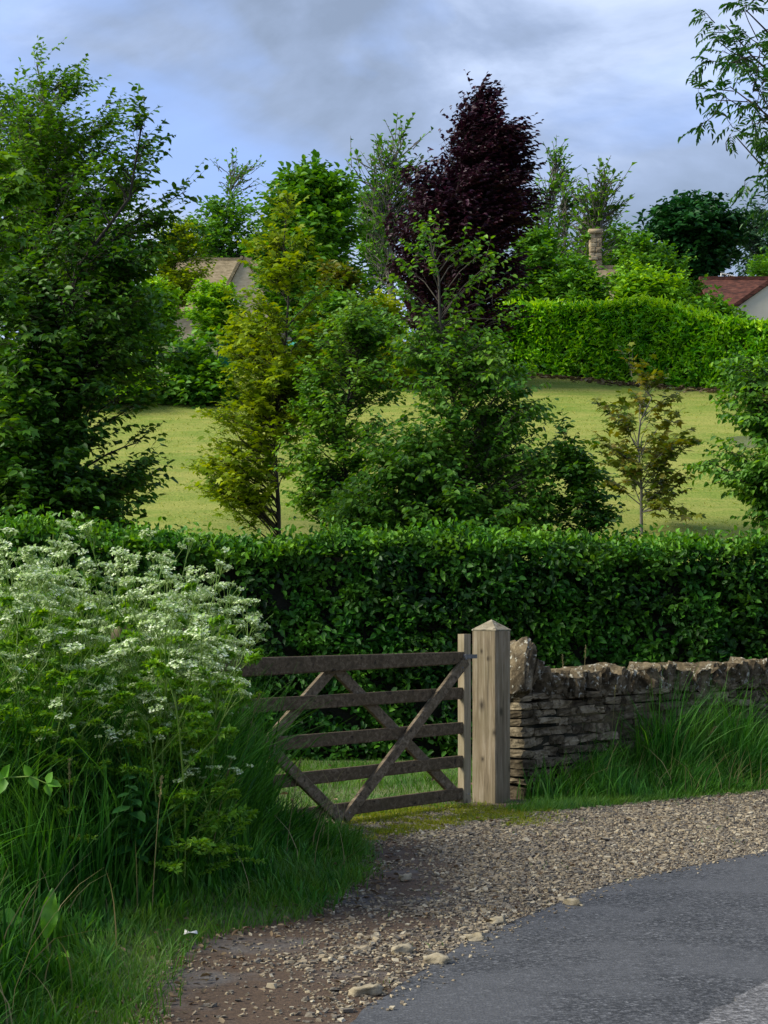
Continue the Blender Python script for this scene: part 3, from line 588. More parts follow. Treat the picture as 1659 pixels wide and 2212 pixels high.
tree('willow_tree', 'grey green tree at the right edge behind the red roof', 'tree',
     [(462, 1600, 1650), (490, 1570, 1720), (540, 1560, 1740), (600, 1580, 1740), (650, 1590, 1740)], 92, 1650, 'farblue', 110, 9, 8, .9, .28, .4, 'lance', (.1, 0, .1), .55, .3, .4, .9, .2, 'greybark', .7, csig=.25)
TL = 'loose green trees along the skyline'
tree('background_tree', 'loose leafy tree behind the stone cottage left of the yellow green maple', 'tree', [(440, 430, 545), (490, 370, 570), (560, 350, 580), (620, 350, 580)], 98, 480, 'fargreen', 190, 8, 6, .9, .26, .7, 'ovate', (.15, 0, .1), .55, .4, .2, .8, .16, 'greybark', .9, csig=.2, group=TL)
tree('background_tree', 'loose leafy tree filling the gap between the sycamore and the purple beech', 'tree', [(430, 770, 830), (480, 750, 850), (560, 750, 860), (650, 760, 860)], 84, 805, 'fargreen', 80, 8, 6, .9, .26, .7, 'ovate', (.15, 0, .1), .55, .4, .2, .8, .16, 'greybark', .9, csig=.2, group=TL)
tree('background_tree', 'loose leafy tree behind the chimney and the twiggy trees', 'tree', [(540, 1200, 1330), (570, 1150, 1390), (630, 1140, 1400), (680, 1140, 1400)], 90, 1270, 'fargreen', 120, 8, 6, .9, .26, .7, 'ovate', (.15, 0, .1), .55, .4, .2, .8, .16, 'greybark', .9, csig=.2, group=TL)
tree('background_tree', 'loose leafy tree right of the tall stone chimney', 'tree', [(480, 1330, 1380), (520, 1300, 1420), (600, 1290, 1440), (680, 1290, 1440)], 88, 1360, 'fargreen', 70, 8, 6, .9, .24, .7, 'ovate', (.15, 0, .1), .55, .4, .2, .8, .16, 'greybark', .9, csig=.2, group=TL)
SHR = 'shrubs and small trees along the top of the slope'
def shrub(label, rows, Y, base, mat='fargreen', n=70, **k):
    a = dict(twigs=9, m=8, tl=.55, leaf=.17, wr=.65, kind='ovate', wind=(.1, 0, .1), shell=.45, up=.4, droop=.2, depth=.9, trunk=.06, bark='bark', rise=.6, csig=.15); a.update(k)
    tree('shrub', label, 'shrub', rows, Y, base, mat, int(n*1.7), group=SHR, parts=('stems', 'foliage'), **a)
shrub('leafy green shrub just right of the purple beech behind the bright hedge', [(510, 1120, 1200), (560, 1100, 1240), (620, 1090, 1250), (690, 1090, 1250)], 60, 1160, 'fargreen', 100)
shrub('scrubby green shrub below the tall stone chimney', [(575, 1200, 1260), (620, 1190, 1330), (690, 1190, 1340)], 58, 1260, 'fargreen', 60, m=6)
shrub('bright yellow green shrub right of the tall stone chimney', [(590, 1350, 1420), (630, 1325, 1470), (690, 1320, 1480)], 57, 1400, 'farlight', 70)
shrub('loose olive shrub between the chimney and the dark domed tree', [(520, 1340, 1400), (560, 1320, 1470), (620, 1310, 1530), (700, 1320, 1540)], 64, 1410, 'fargreen', 110, m=6)
shrub('feathery green shrub in front of the red roof', [(655, 1530, 1560), (680, 1490, 1590), (715, 1470, 1630)], 56, 1550, 'fargreen', 30)
shrub('green shrub at the right edge above the red roof', [(555, 1620, 1720), (590, 1600, 1740), (625, 1600, 1740)], 80, 1670, 'fargreen', 45)
shrub('rounded green bush left of the stone cottage window', [(620, 440, 490), (645, 400, 515), (700, 395, 525), (750, 400, 520)], 70, 465, 'farlight', 70)
shrub('light green bush below the cottage roof beside the dark beech', [(615, 310, 360), (650, 285, 385), (700, 280, 390), (760, 290, 380)], 68, 335, 'farlight', 70)
shrub('brownish green bush hiding the cottage chimney', [(495, 355, 410), (540, 320, 440), (590, 310, 455), (650, 310, 440)], 74, 375, 'olive', 75, m=6)
shrub('golden leaved bush at the foot of the purple beech', [(655, 800, 850), (680, 775, 870), (740, 770, 875)], 53, 822, 'golden', 40)
shrub('low golden bush in front of the green netting', [(755, 820, 860), (790, 795, 890), (840, 790, 900)], 49, 845, 'golden', 40)
shrub('reddish brown bush between the round sycamore and the middle sapling', [(580, 690, 740), (620, 680, 765), (690, 690, 770)], 52, 725, 'bronze', 50)
shrub('deep green bush between the golden bushes and the purple beech', [(690, 870, 960), (740, 850, 1060), (815, 860, 1100)], 51, 960, 'fargreen', 60)
shrub('dark green bush at the left end of the lawn', [(730, 395, 440), (790, 370, 480), (850, 350, 505), (885, 360, 500)], 46, 430, 'fargreen', 80)
shrub('olive bush on the lawn edge behind the yellow green maple', [(690, 500, 560), (730, 480, 600), (780, 490, 610)], 50, 540, 'olive', 50)
shrub('bushy green growth under the round sycamore', [(640, 640, 700), (690, 600, 840), (760, 590, 860), (810, 600, 860)], 50, 720, 'fargreen', 120)
shrub('dark leafy bush filling the gap behind the dark beech trunk', [(560, 180, 260), (640, 120, 330), (740, 110, 350), (820, 120, 340)], 48, 220, 'fargreen', 110)
shrub('light leafed bush low behind the dark beech', [(720, 170, 260), (780, 120, 330), (880, 100, 400)], 45.5, 250, 'farlight', 60)

# ------------------------------------------------------------------ hedges
def hedge(name, label, path, zb, zt, thick, mat, topmat,  leaf, wr, kind, n_front, n_top, lean=.0, wob=.12, core=.16, outdir=(0, -1)):
    """path (k,2) front line, zb/zt arrays of bottom and top along it"""
    path = np.asarray(path, float); seg = np.r_[0, np.cumsum(np.linalg.norm(np.diff(path, axis=0), axis=1))]; Lg = seg[-1]
    X = lambda s: np.interp(s, seg, path[:, 0]); Yv = lambda s: np.interp(s, seg, path[:, 1]); ZB = lambda s: np.interp(s, seg, zb); ZT = lambda s: np.interp(s, seg, zt)
    def nor(s):
        dx = X(s+.3)-X(s-.3); dy = Yv(s+.3)-Yv(s-.3); v = np.stack([dy, -dx, 0*dx], -1); return nrm(v)
    t = thing(name, label, 'hedge', (path[0][0], path[0][1], zb[0]))
    lump = lambda s, v: wob*(vnoise(np.stack([s, v], -1), 2.2, 4)*.4+vnoise(np.stack([s, v], -1), 6, 8)*.25)
    # solid core in place of twigs, inner shade painted into its colour
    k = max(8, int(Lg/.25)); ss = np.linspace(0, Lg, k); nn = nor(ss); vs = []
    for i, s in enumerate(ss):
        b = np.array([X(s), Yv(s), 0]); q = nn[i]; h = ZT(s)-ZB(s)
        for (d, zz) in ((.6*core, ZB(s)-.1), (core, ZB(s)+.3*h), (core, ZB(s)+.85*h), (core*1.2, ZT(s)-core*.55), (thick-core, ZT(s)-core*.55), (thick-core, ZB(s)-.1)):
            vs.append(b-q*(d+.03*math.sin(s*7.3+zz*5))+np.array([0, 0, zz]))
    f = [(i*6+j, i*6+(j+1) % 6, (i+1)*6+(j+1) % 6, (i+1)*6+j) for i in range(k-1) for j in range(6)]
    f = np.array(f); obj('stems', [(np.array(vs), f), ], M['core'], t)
    # front leaves
    s = rng.uniform(0, Lg, n_front); v = rng.random(n_front); v = v+.0; h = ZT(s)-ZB(s); q = nor(s)
    dd = rng.random(n_front)**1.3*core*1.15+lump(s, v*h); hol = vnoise(np.stack([s, v*h], -1), 7, 21)+.7*vnoise(np.stack([s, v*h], -1), 15, 22); dd = dd+np.where(hol < -.75, core*.8, 0)
    ro = .22*np.clip((v-.9)/.1, 0, 1)**2
    P = np.stack([X(s), Yv(s), ZB(s)+v*h], -1)-q*(dd+ro*.6)[:, None]-q*(lean*(v*h))[:, None]
    nl = n_front; side = np.stack([-q[:, 1], q[:, 0], 0*s], -1)
    D = nrm(q*.45+ballrand(nl)*.75+side*rng.choice([-1, 1], nl)[:, None]*.5+np.array([0, 0, -.10 if kind != 'lance' else .35]))
    Nn = nrm(q*.55+np.array([0, 0, .75])+ballrand(nl)*.6)
    L = leaf*rng.uniform(.45, 1.35, nl)
    ch = [leaves(P, D, Nn, L, L*wr, kind)]
    # top leaves
    s = rng.uniform(0, Lg, n_top); d = rng.random(n_top)*thick; q = nor(s)
    edge = np.minimum(np.clip(d/.25, 0, 1), np.clip((thick-d)/.25, 0, 1))
    P = np.stack([X(s), Yv(s), ZT(s)-.10*(1-edge)**2+lump(s, d*1.5+9)+rng.uniform(-.10, .05, n_top)+(rng.random(n_top) < .10)*rng.uniform(0, .17, n_top)], -1)-q*d[:, None]
    D = nrm(ballrand(n_top)*.8+np.array([0, 0, .55])); Nn = nrm(np.array([0, -.3, .8])+ballrand(n_top)*.7); L = leaf*rng.uniform(.6, 1.2, n_top)
    c2 = leaves(P, D, Nn, L, L*wr, kind)
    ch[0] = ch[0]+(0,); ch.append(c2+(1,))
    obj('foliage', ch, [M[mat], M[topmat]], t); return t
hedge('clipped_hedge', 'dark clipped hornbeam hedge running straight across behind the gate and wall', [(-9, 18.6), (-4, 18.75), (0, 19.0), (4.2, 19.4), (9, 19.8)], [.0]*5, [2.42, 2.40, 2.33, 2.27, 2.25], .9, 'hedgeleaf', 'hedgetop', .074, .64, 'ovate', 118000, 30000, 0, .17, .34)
lp = [at(x, y, Yy) for x, y, Yy in [(1040, 818, 52.5), (1130, 822, 52), (1250, 830, 51), (1380, 842, 50), (1500, 852, 49), (1659, 868, 48), (1900, 880, 47)]]
hedge('laurel_hedge', 'tall bright green clipped laurel hedge along the top of the lawn', [(p[0], p[1]) for p in lp], [float(gz(p[0], p[1])) for p in lp],
      [at(1040, 668, 52.5)[2], at(1130, 660, 52)[2], at(1250, 658, 51)[2], at(1380, 653, 50)[2], at(1500, 676, 49)[2], at(1659, 702, 48)[2], at(1900, 720, 47)[2]], 1.4, 'laurel', 'laureltop', .17, .38, 'lance', 30000, 8000, 0, .16, .25)

# ------------------------------------------------------------------ gate and posts
G0 = np.array([-1.306, 12.0, 0]); GU = nrm(np.array([1.95, 2.45, 0])); GN = np.array([GU[1], -GU[0], 0]); GL = 3.13; UP = np.array([0, 0, 1.])
def gpt(s, z, n=0): return G0+GU*s+GN*n+UP*z
gate = thing('field_gate', 'five barred wooden gate with crossed braces closing the grassy gap', 'gate', G0+GU*1.56)
tops = [1.243, .959, .682, .416, .158]
for i, zt in enumerate(tops):
    hl, hr = (.135, .095) if i == 0 else (.098, .092)
    c = board(gpt(-.02, zt-hl/2), gpt(GL-.035, zt-hr/2), UP*.5, GN*.019 if i else GN*.036, 10, .0022)
    v = c[0]; s = (v-G0)@GU/GL; h = hl+(hr-hl)*s
    mid = zt-h/2; v[:, 2] = mid+(v[:, 2]-mid)*h
    obj('rail', [(v, c[1])], M['rail'], gate, smooth=False)
obj('stile', [board(gpt(GL, .035), gpt(GL, 1.385), GU*.046, GN*.036, 10, .0015)], M['stile'], gate, smooth=False)
obj('stile', [board(gpt(-.05, .03), gpt(-.05, 1.45), GU*.055, GN*.036, 10, .0015)], M['stile'], gate, smooth=False)
def brace(s0, z0, s1, z1, n):
    a, b = gpt(s0, z0, n), gpt(s1, z1, n); d = nrm(b-a); w = np.cross(GN, d)
    obj('brace', [board(a, b, w*.043, GN*.017, 10, .001)], M['brace'], gate, smooth=False)
brace(1.585, .045, GL-.03, 1.175, .037); brace(1.545, .045, .02, 1.16, .037)
brace(1.56, 1.15, GL-.02, .075, -.037); brace(1.54, 1.15, .02, .075, -.037)
lt = obj('latch', [box(gpt(GL+.02, 1.205, .045), GU*.085, GN*.007, UP*.016), box(gpt(GL-.05, 1.205, .045), GU*.012, GN*.012, UP*.022)], M['iron'], gate, smooth=False)
bolts = [box(gpt(s, z, .056), GU*.006, GN*.003, UP*.006) for s, z in ((1.62, .09), (1.5, .09), (GL-.1, 1.12), (GL-.02, .11))]
for bq in bolts: obj('bolt', [bq], M['iron'], gate, smooth=False)
def post(name, label, c, hw, z1, zap, ang, mat, group=None, z0=-.2, cap=True):
    u = np.array([math.cos(ang), math.sin(ang), 0]); n = np.array([u[1], -u[0], 0]); c = np.array([c[0], c[1], 0.])
    t = thing(name, label, 'post', c, group)
    ns = 14; prof = [(-1, -.93), (-.93, -1), (.93, -1), (1, -.93), (1, .93), (.93, 1), (-.93, 1), (-1, .93)]; vs = []
    for i in range(ns+1):
        z = z0+(z1-z0)*i/ns
        for a, b in prof: vs.append(c+u*a*hw*(1+rng.normal(0, .006))+n*b*hw*(1+rng.normal(0, .006))+UP*z)
    f = [(i*8+j, i*8+(j+1) % 8, (i+1)*8+(j+1) % 8, (i+1)*8+j) for i in range(ns) for j in range(8)]
    top = ns*8; f += [(top, top+1, top+2, top+3), (top, top+3, top+4, top+7), (top+4, top+5, top+6, top+7)]
    obj('shaft', [(np.array(vs), np.array(f))], M[mat], t, smooth=False)
    if cap:
        e = hw*1.015; q = [c+u*a*e+n*b*e+UP*(z1+.003) for a, b in ((-1, -1), (1, -1), (1, 1), (-1, 1))]+[c+u*a*e+n*b*e+UP*(z1+.012) for a, b in ((-1, -1), (1, -1), (1, 1), (-1, 1))]+[c+u*.04*hw+UP*zap]
        o = [(np.array(q), np.array([(0, 1, 5, 4), (1, 2, 6, 5), (2, 3, 7, 6), (3, 0, 4, 7), (3, 2, 1, 0)])), (np.array(q), np.array([(4, 5, 8), (5, 6, 8), (6, 7, 8), (7, 4, 8)]))]
        obj('cap', o, M['capwood'], t, smooth=False)
    return t
M['capwood'] = stonemat('weathered_cap', [(.25, (.08, .068, .042)), (.5, (.20, .17, .115)), (.75, (.32, .28, .20))], .60)
pc = at(1063, 1737, 14.72)
post('gate_post', 'thick square oak gate post with a pyramid cap at the latch end of the gate', (pc[0], pc[1]+.11), .115, EYE-(1363-HZ)/F*14.75, EYE-(1338-HZ)/F*14.8, R(54), 'post')
hp = gpt(-.26, 0)
post('gate_post', 'brown hanging post half hidden by cow parsley at the left end of the gate', (hp[0], hp[1]), .10, 1.46, 1.50, R(52), 'post')
fp = at(262, 1400, 11.2)
post('fence_post', 'slim wooden post glimpsed inside the cow parsley left of the gate', (fp[0], fp[1]), .05, EYE-(1352-HZ)/F*11.2, EYE-(1346-HZ)/F*11.2, R(50), 'stile')

# ------------------------------------------------------------------ dry stone wall
WU = nrm(np.array([2.7, 2.75, 0])); WN = np.array([WU[1], -WU[0], 0]); W0 = np.array([1.16, 15.02, 0])+WU*.02
wall = thing('dry_stone_wall', 'low mossy dry stone wall with upright coping running right from the gate post', 'wall', W0)
ch = []; z = 0.0; LEN = 6.5; crs = 0
while z < .83:
    h = rng.uniform(.05, .115); s = 0.0; first = True
    while s < LEN:
        w = rng.uniform(.07, .30) if not first else rng.uniform(.13, .22)
        for dp in (0, 1):
            dep = .12; off = -.0 if dp == 0 else -.24
            hs = h*rng.uniform(.74, .98); c = W0+WU*(s+w/2)+WN*(-.13+off+rng.normal(0, .026)*(not first)-.05*z)+UP*(z+h/2+rng.normal(0, .006))
            ch.append(stone(c, (w*.5*rng.uniform(.88, .99), .125, hs*.5*.93), jitter_axes(WU, .04), .075, .12))
        s += w; first = False
    z += h
obj('stonework', ch, M['wallstone'], wall, smooth=False)
ch = [box(W0+WU*(LEN/2+.05)+WN*-.24+UP*.37, WU*(LEN/2-.02), WN*.17, UP*.37)]
obj('hearting', ch, M['core'], wall)
s = .03; i = 0; cop = []
while s < LEN:
    w = rng.uniform(.07, .19); hh = rng.uniform(.075, .125)
    if s < .12: hh, w = .25, .11
    elif s < .32: hh = .185-.45*(s-.12)
    ax = jitter_axes(WU, .10); tilt = rng.normal(-.16, .22); u, n, zx = ax; u2 = u*math.cos(tilt)+zx*math.sin(tilt); z2 = zx*math.cos(tilt)-u*math.sin(tilt)
    c = W0+WU*(s+w/2)+WN*(-.20+rng.normal(0, .02))+UP*(z-.02+hh*.88)
    obj('coping_stone', [stone(c, (w*.47, rng.uniform(.14, .21), hh), np.array([u2, n, z2]), .13, .06, big=True)], M['copestone'], wall, smooth=False)
    s += w*1.0+rng.uniform(.004, .022); i += 1

# ------------------------------------------------------------------ buildings on the hill
M['slate'] = solid('stone_slate', [(.3, (.12, .095, .05)), (.5, (.24, .19, .11)), (.7, (.33, .27, .17))], 3.5, bump=.8, bscale=9, vec_scale=(1, 1, 3.2))
M['redtile'] = solid('red_clay_tile', [(.32, (.030, .014, .011)), (.48, (.085, .030, .020)), (.62, (.14, .052, .034)), (.8, (.17, .10, .07))], 4.5, bump=.8, bscale=8, vec_scale=(1, 1, 3))
M['cream'] = solid('cream_render', [(.3, (.60, .54, .43)), (.7, (.70, .64, .52))], 1.2, bump=.05)
M['cotswold'] = solid('honey_stone', [(.25, (.13, .10, .06)), (.5, (.31, .24, .15)), (.75, (.46, .38, .25))], 3, bump=.5, vec_scale=(1, 1, 2.4), island=.3)
M['cotswoldwall'] = solid('cottage_wall_stone', [(.3, (.36, .29, .19)), (.5, (.48, .40, .28)), (.7, (.58, .50, .36))], 3, bump=.4, vec_scale=(1, 1, 2.4))
M['whitewood'] = solid('white_paint', [(.3, (.7, .7, .66)), (.7, (.8, .8, .76))], 10, bump=0)
M['glass'] = solid('window_glass', [(.3, (.02, .025, .03)), (.7, (.05, .06, .07))], 2, rough=.08, bump=0, spec=.7)
def roof_plane(a, b, c, d, th=.14):
    q = np.array([a, b, c, d], float); n = nrm(np.cross(q[1]-q[0], q[3]-q[0])); n = n if n[2] > 0 else -n
    V = np.concatenate([q+n*.02, q+n*(.02+th)]); return (V, np.array([(0, 1, 2, 3), (7, 6, 5, 4), (0, 4, 5, 1), (1, 5, 6, 2), (2, 6, 7, 3), (3, 7, 4, 0)]))
def house(name, label, Y, pl, pr, yr, ye, roofm, wallm, gable=None, dep=6.0, chim=None, wins=(), verge=.25):
    xl, xr = at(pl, 0, Y)[0], at(pr, 0, Y)[0]; zr, ze = at(0, yr, Y+dep/2)[2], at(0, ye, Y)[2]; g = float(gz((xl+xr)/2, Y))-1.0
    t = thing(name, label, 'house', ((xl+xr)/2, Y+dep/2, g))
    Yb, Ym = Y+dep, Y+dep/2
    v = np.array([(xl, Y, g), (xr, Y, g), (xr, Yb, g), (xl, Yb, g), (xl, Y, ze), (xr, Y, ze), (xr, Yb, ze), (xl, Yb, ze), (xl, Ym, zr), (xr, Ym, zr)])
    obj('wall', [(v, np.array([(0, 1, 5, 4), (1, 2, 6, 5), (2, 3, 7, 6), (3, 0, 4, 7)])), (v, np.array([(5, 6, 9), (7, 4, 8)]))], M[wallm], t, smooth=False)
    ov = .3; k = ov*(zr-ze)/(dep/2)
    rf = obj('roof', [roof_plane((xl-verge, Y-ov, ze-k), (xr+verge, Y-ov, ze-k), (xr+verge, Ym, zr), (xl-verge, Ym, zr)), roof_plane((xl-verge, Yb+ov, ze-k), (xr+verge, Yb+ov, ze-k), (xr+verge, Ym, zr), (xl-verge, Ym, zr)),
                      box(((xl+xr)/2, Ym, zr+.17), ((xr-xl)/2+verge+.02, 0, 0), (0, .14, 0), (0, 0, .07))], M[roofm], t, smooth=False)
    if gable:
        gl, ga, gr, yap, yft = gable; Yg = Y-1.4; a, b, c = at(gl, yft, Yg), at(ga, yap, Yg), at(gr, yft, Yg); Yk = Ym
        v = np.array([(a[0], Yg, g), (c[0], Yg, g), (c[0], Yg, c[2]), (b[0], Yg, b[2]), (a[0], Yg, a[2]), (a[0], Y+1, g), (a[0], Y+1, a[2]), (c[0], Y+1, g), (c[0], Y+1, c[2])])
        obj('gable', [(v, np.array([(0, 1, 2, 4), (0, 4, 6, 5), (1, 7, 8, 2)])), (v, np.array([(4, 2, 3)]))], M[wallm], t, smooth=False)
        e = .12; dx = .25; sl = (b[2]-a[2])/(b[0]-a[0]); sr = (b[2]-c[2])/(c[0]-b[0])
        obj('gable_roof', [roof_plane((a[0]-dx, Yg-e, a[2]-dx*sl), (b[0], Yg-e, b[2]), (b[0], Yk, b[2]), (a[0]-dx, Yk, a[2]-dx*sl)), roof_plane((c[0]+dx, Yg-e, c[2]-dx*sr), (b[0], Yg-e, b[2]), (b[0], Yk, b[2]), (c[0]+dx, Yk, c[2]-dx*sr))], M[roofm], t, smooth=False)
    if chim:
        cl, cr, y0, y1, cm = chim; a, b = at(cl, y0, Ym), at(cr, y1, Ym); w = (b[0]-a[0])/2; cx = (a[0]+b[0])/2
        cs = []; zz = b[2]
        while zz < a[2]-.05:
            hh = rng.uniform(.14, .24); sp_ = rng.uniform(-.3, .3)
            for q0, q1 in ((-1, sp_), (sp_, 1)): cs.append(stone((cx+w*(q0+q1)/2, Ym+rng.normal(0, .02), zz+hh/2), (w*(q1-q0)/2*.97, w*.9, hh*.48), jitter_axes((1, 0, 0), .015), .05, .02))
            zz += hh
        cs.append(box((cx, Ym, zz+.06), (w*1.18, 0, 0), (0, w*1.08, 0), (0, 0, .08)))
        cm_ = obj('chimney', cs, M[cm], rf); 
    for (x0, y0, x1, y1, yy) in wins:
        a, b = at(x0, y0, yy), at(x1, y1, yy); c = (a+b)/2; hw, hh = (b[0]-a[0])/2, (a[2]-b[2])/2
        fr = []
        for sx in (-1, 0, 1): fr.append(box(c+np.array([sx*hw, -.03, 0]), (.06, 0, 0), (0, .05, 0), (0, 0, hh-.06)))
        for sz_ in (-1, 1): fr.append(box(c+np.array([0, -.03, sz_*hh]), (hw+.07, 0, 0), (0, .055, 0), (0, 0, .06)))
        wd = obj('window', fr, M['whitewood'], t, smooth=False); obj('pane', [box(c+np.array([0, .0, 0]), (hw, 0, 0), (0, .015, 0), (0, 0, hh))], M['glass'], wd, smooth=False)
    return t
house('stone_cottage', 'honey stone cottage with a stone slate roof and small gable at upper left', 88, 340, 720, 568, 668, 'slate', 'cotswoldwall', (478, 527, 580, 556, 650), 6.5, (376, 398, 512, 580, 'cotswold'), [(497, 640, 516, 662, 86.6)])
house('tiled_house', 'cream house with a red clay tile roof at the right edge', 66, 1552, 1800, 612, 692, 'redtile', 'cream', (1558, 1722, 1886, 572, 688), 5.0, None, [])
house('ivy_cottage', 'stone roofed cottage with a tall chimney hidden among the trees', 66, 1120, 1340, 588, 690, 'slate', 'cotswold', None, 6.0, (1273, 1299, 510, 640, 'cotswold'), [])
ta = at(1558, 610, 68.5); aer = thing('tv_aerial', 'thin grey television aerial standing on the red roof ridge', 'aerial', ta)
obj('mast', [tube([ta-[0, 0, .2], ta+[0, 0, .35]], [.03, .03], 6)], M['whitewood'], aer)
obj('antenna', [tube([ta+[.0, 0, .35], ta+[.55, 0, .22]], .018, 5)]+[tube([ta+[.1+.08*i, -.18, .33-.02*i], ta+[.1+.08*i, .18, .33-.02*i]], .012, 4) for i in range(6)], M['whitewood'], aer)

tree('ivy', 'dark ivy climbing the left side of the tall stone chimney', 'climber', [(508, 1262, 1284), (560, 1255, 1286), (620, 1250, 1290), (680, 1240, 1300)], 68, 1272, 'birch', 46, twigs=7, m=7, tl=.3, leaf=.14, wr=.8, trunk=.06, csig=.1, depth=.5, wind=(-.1, 0, 0), parts=('stem', 'foliage'))
# ------------------------------------------------------------------ green netting at the top of the lawn
M['net'] = solid('teal_netting', [(.35, (.01, .16, .13)), (.65, (.02, .30, .25))], 3, rough=.7, bump=.3)
nf = thing('netting_fence', 'sagging teal green mesh fence half hidden behind the lawn bushes', 'fence', (at(800, 0, 51.5)[0], 51.5, float(gz(0, 51.5))))
vs = []; nx = 60
for i in range(nx+1):
    px = 470+i*(1010-470)/nx; Yn = 51.5+.9*math.sin(i*.21); x = (px-CX)/F*Yn; zb = float(gz(x, Yn)); zt = zb+.95+.12*math.sin(i*.8)
    for k in range(5): vs.append((x, Yn+.05*math.sin(i*1.3+k), zb+(zt-zb)*k/4))
vs = np.array(vs); i, k = np.meshgrid(np.arange(nx), np.arange(4), indexing='ij')
netting = obj('netting', [(vs, np.stack([i*5+k, (i+1)*5+k, (i+1)*5+k+1, i*5+k+1], -1).reshape(-1, 4))], M['net'], nf)
sd = netting.modifiers.new('thick', 'SOLIDIFY'); sd.thickness = .01
for i in range(0, nx+1, 10):
    b = vs[i*5]; obj('stake', [tube([b-[0, 0, .2], b+[0, 0, 1.2]], .03, 6)], M['bark'], nf)

# ------------------------------------------------------------------ cow parsley
def umbel(seed):
    ray_p, ray_q, fp = [], [], []
    n = rng.integers(8, 11)
    for i in range(n):
        a = 2*np.pi*i/n+rng.normal(0, .2); r = math.sqrt(rng.uniform(.03, 1))*.034; e = np.array([math.cos(a)*r, math.sin(a)*r, .035-6*r*r+rng.normal(0, .003)])
        ray_p.append((0, 0, 0)); ray_q.append(e)
        for k in range(5):
            b = rng.uniform(0, 6.28); q = e+np.array([math.cos(b), math.sin(b), 0])*rng.uniform(0, .007)+np.array([0, 0, rng.uniform(-.002, .004)]); fp.append(q)
    fp = np.array(fp); m = len(fp); c1 = prisms(np.array(ray_p, float), np.array(ray_q), .0011, .0008)
    c2 = leaves(fp, ballrand(m)*[1, 1, .35], nrm(np.array([0, 0, 1.])+ballrand(m)*.35), rng.uniform(.012, .020, m), rng.uniform(.011, .018, m), 'small')
    return mesh_np('flower_head', [c1+(1,), c2+(0,)], [M['petal'], M['parsleystem']])
UMB = [umbel(i) for i in range(7)]
def parsley_proto(h):
    t = thing('cow_parsley', 'white flowered cow parsley plant in the tall clump left of the gate', 'wild flower', (0, 0, 0), 'cow parsley plants left of the gate')
    ch = []; ends = []; lp, ld, ln, ll = [], [], [], []
    lean = rng.normal(0, .09, 2)
    S = lambda f: np.array([lean[0]*f*f*h, lean[1]*f*f*h, f*h])
    ch.append(tube([S(f) for f in np.linspace(0, .8, 6)], np.linspace(.0055, .0035, 6), 5))
    def ferny(b, d, L):
        d = nrm(d); sd = nrm(np.cross(d, [0, 0, 1.])); ch.append(tube([b, b+d*L*.5, b+d*L-UP*L*.2], [.0022, .0016, .001], 3))
        for j in range(9):
            f = .2+.8*j/8; p = b+d*L*f-UP*L*.2*f*f
            for sg in (-1, 1):
                pl = L*.42*(1.1-f); q = nrm(d*.6+sd*sg)
                for k in range(5):
                    pp = p+q*pl*(k+.5)/5; lp.append(pp); ld.append(nrm(q+rng.normal(0, .55, 3))); ln.append(nrm(UP+rng.normal(0, .5, 3))); ll.append(rng.uniform(.022, .036))
    for f in rng.uniform(.08, .72, 9):
        a = rng.uniform(0, 6.28); ferny(S(f), np.array([math.cos(a), math.sin(a), rng.uniform(.05, 1.0)]), rng.uniform(.14, .34)*(1.25-f))
    nb = rng.integers(5, 8)
    for i in range(nb):
        f = rng.uniform(.48, .8); b = S(f); a = 2*np.pi*i/nb+rng.normal(0, .3); L = h*rng.uniform(.22, .42)
        d = nrm(np.array([math.cos(a)*.6, math.sin(a)*.6, 1])); e = b+d*L; m = b+nrm(d+np.array([math.cos(a), math.sin(a), 0])*.25)*L*.5
        ch.append(tube([b, m, e], [.0034, .0026, .002], 4)); ferny(m, d*[1, 1, .3], .09)
        for k in range(rng.integers(2, 5)):
            aa = rng.uniform(0, 6.28); l2 = rng.uniform(.05, .15); q = m+(e-m)*rng.uniform(.3, 1); d2 = nrm(d+np.array([math.cos(aa), math.sin(aa), 0])*.7); e2 = q+d2*l2
            ch.append(tube([q, (q+e2)/2, e2], [.002, .0016, .0013], 3)); ends.append((e2, d2)) if rng.random() < .5 else None
        ends.append((e, d))
    obj('stem', ch, M['parsleystem'], t, world=False)
    lp = np.array(lp); ll = np.array(ll); obj('foliage', [leaves(lp, np.array(ld), np.array(ln), ll, ll*.55, 'small')], M['parsleyleaf'], t, world=False)
    for e, d in ends:
        u = bpy.data.objects.new('flower_head', UMB[rng.integers(len(UMB))]); COL.objects.link(u); u.parent = t; u.location = e
        dd = nrm(np.asarray(d)+[0, 0, 1.2]); u.rotation_euler = Vector(dd).to_track_quat('Z', 'Y').to_euler(); u.scale = (rng.uniform(.75, 1.25),)*3
    return t
def dup(root, loc, rz, sc):
    r = root.copy(); COL.objects.link(r); r.location = loc; r.rotation_euler = (rng.normal(0, .05), rng.normal(0, .05), rz); r.scale = sc
    for c in list(root.children):
        d = c.copy(); COL.objects.link(d); d.parent = r
    return r
protos = [parsley_proto(1.0) for _ in range(7)]; used = [False]*7
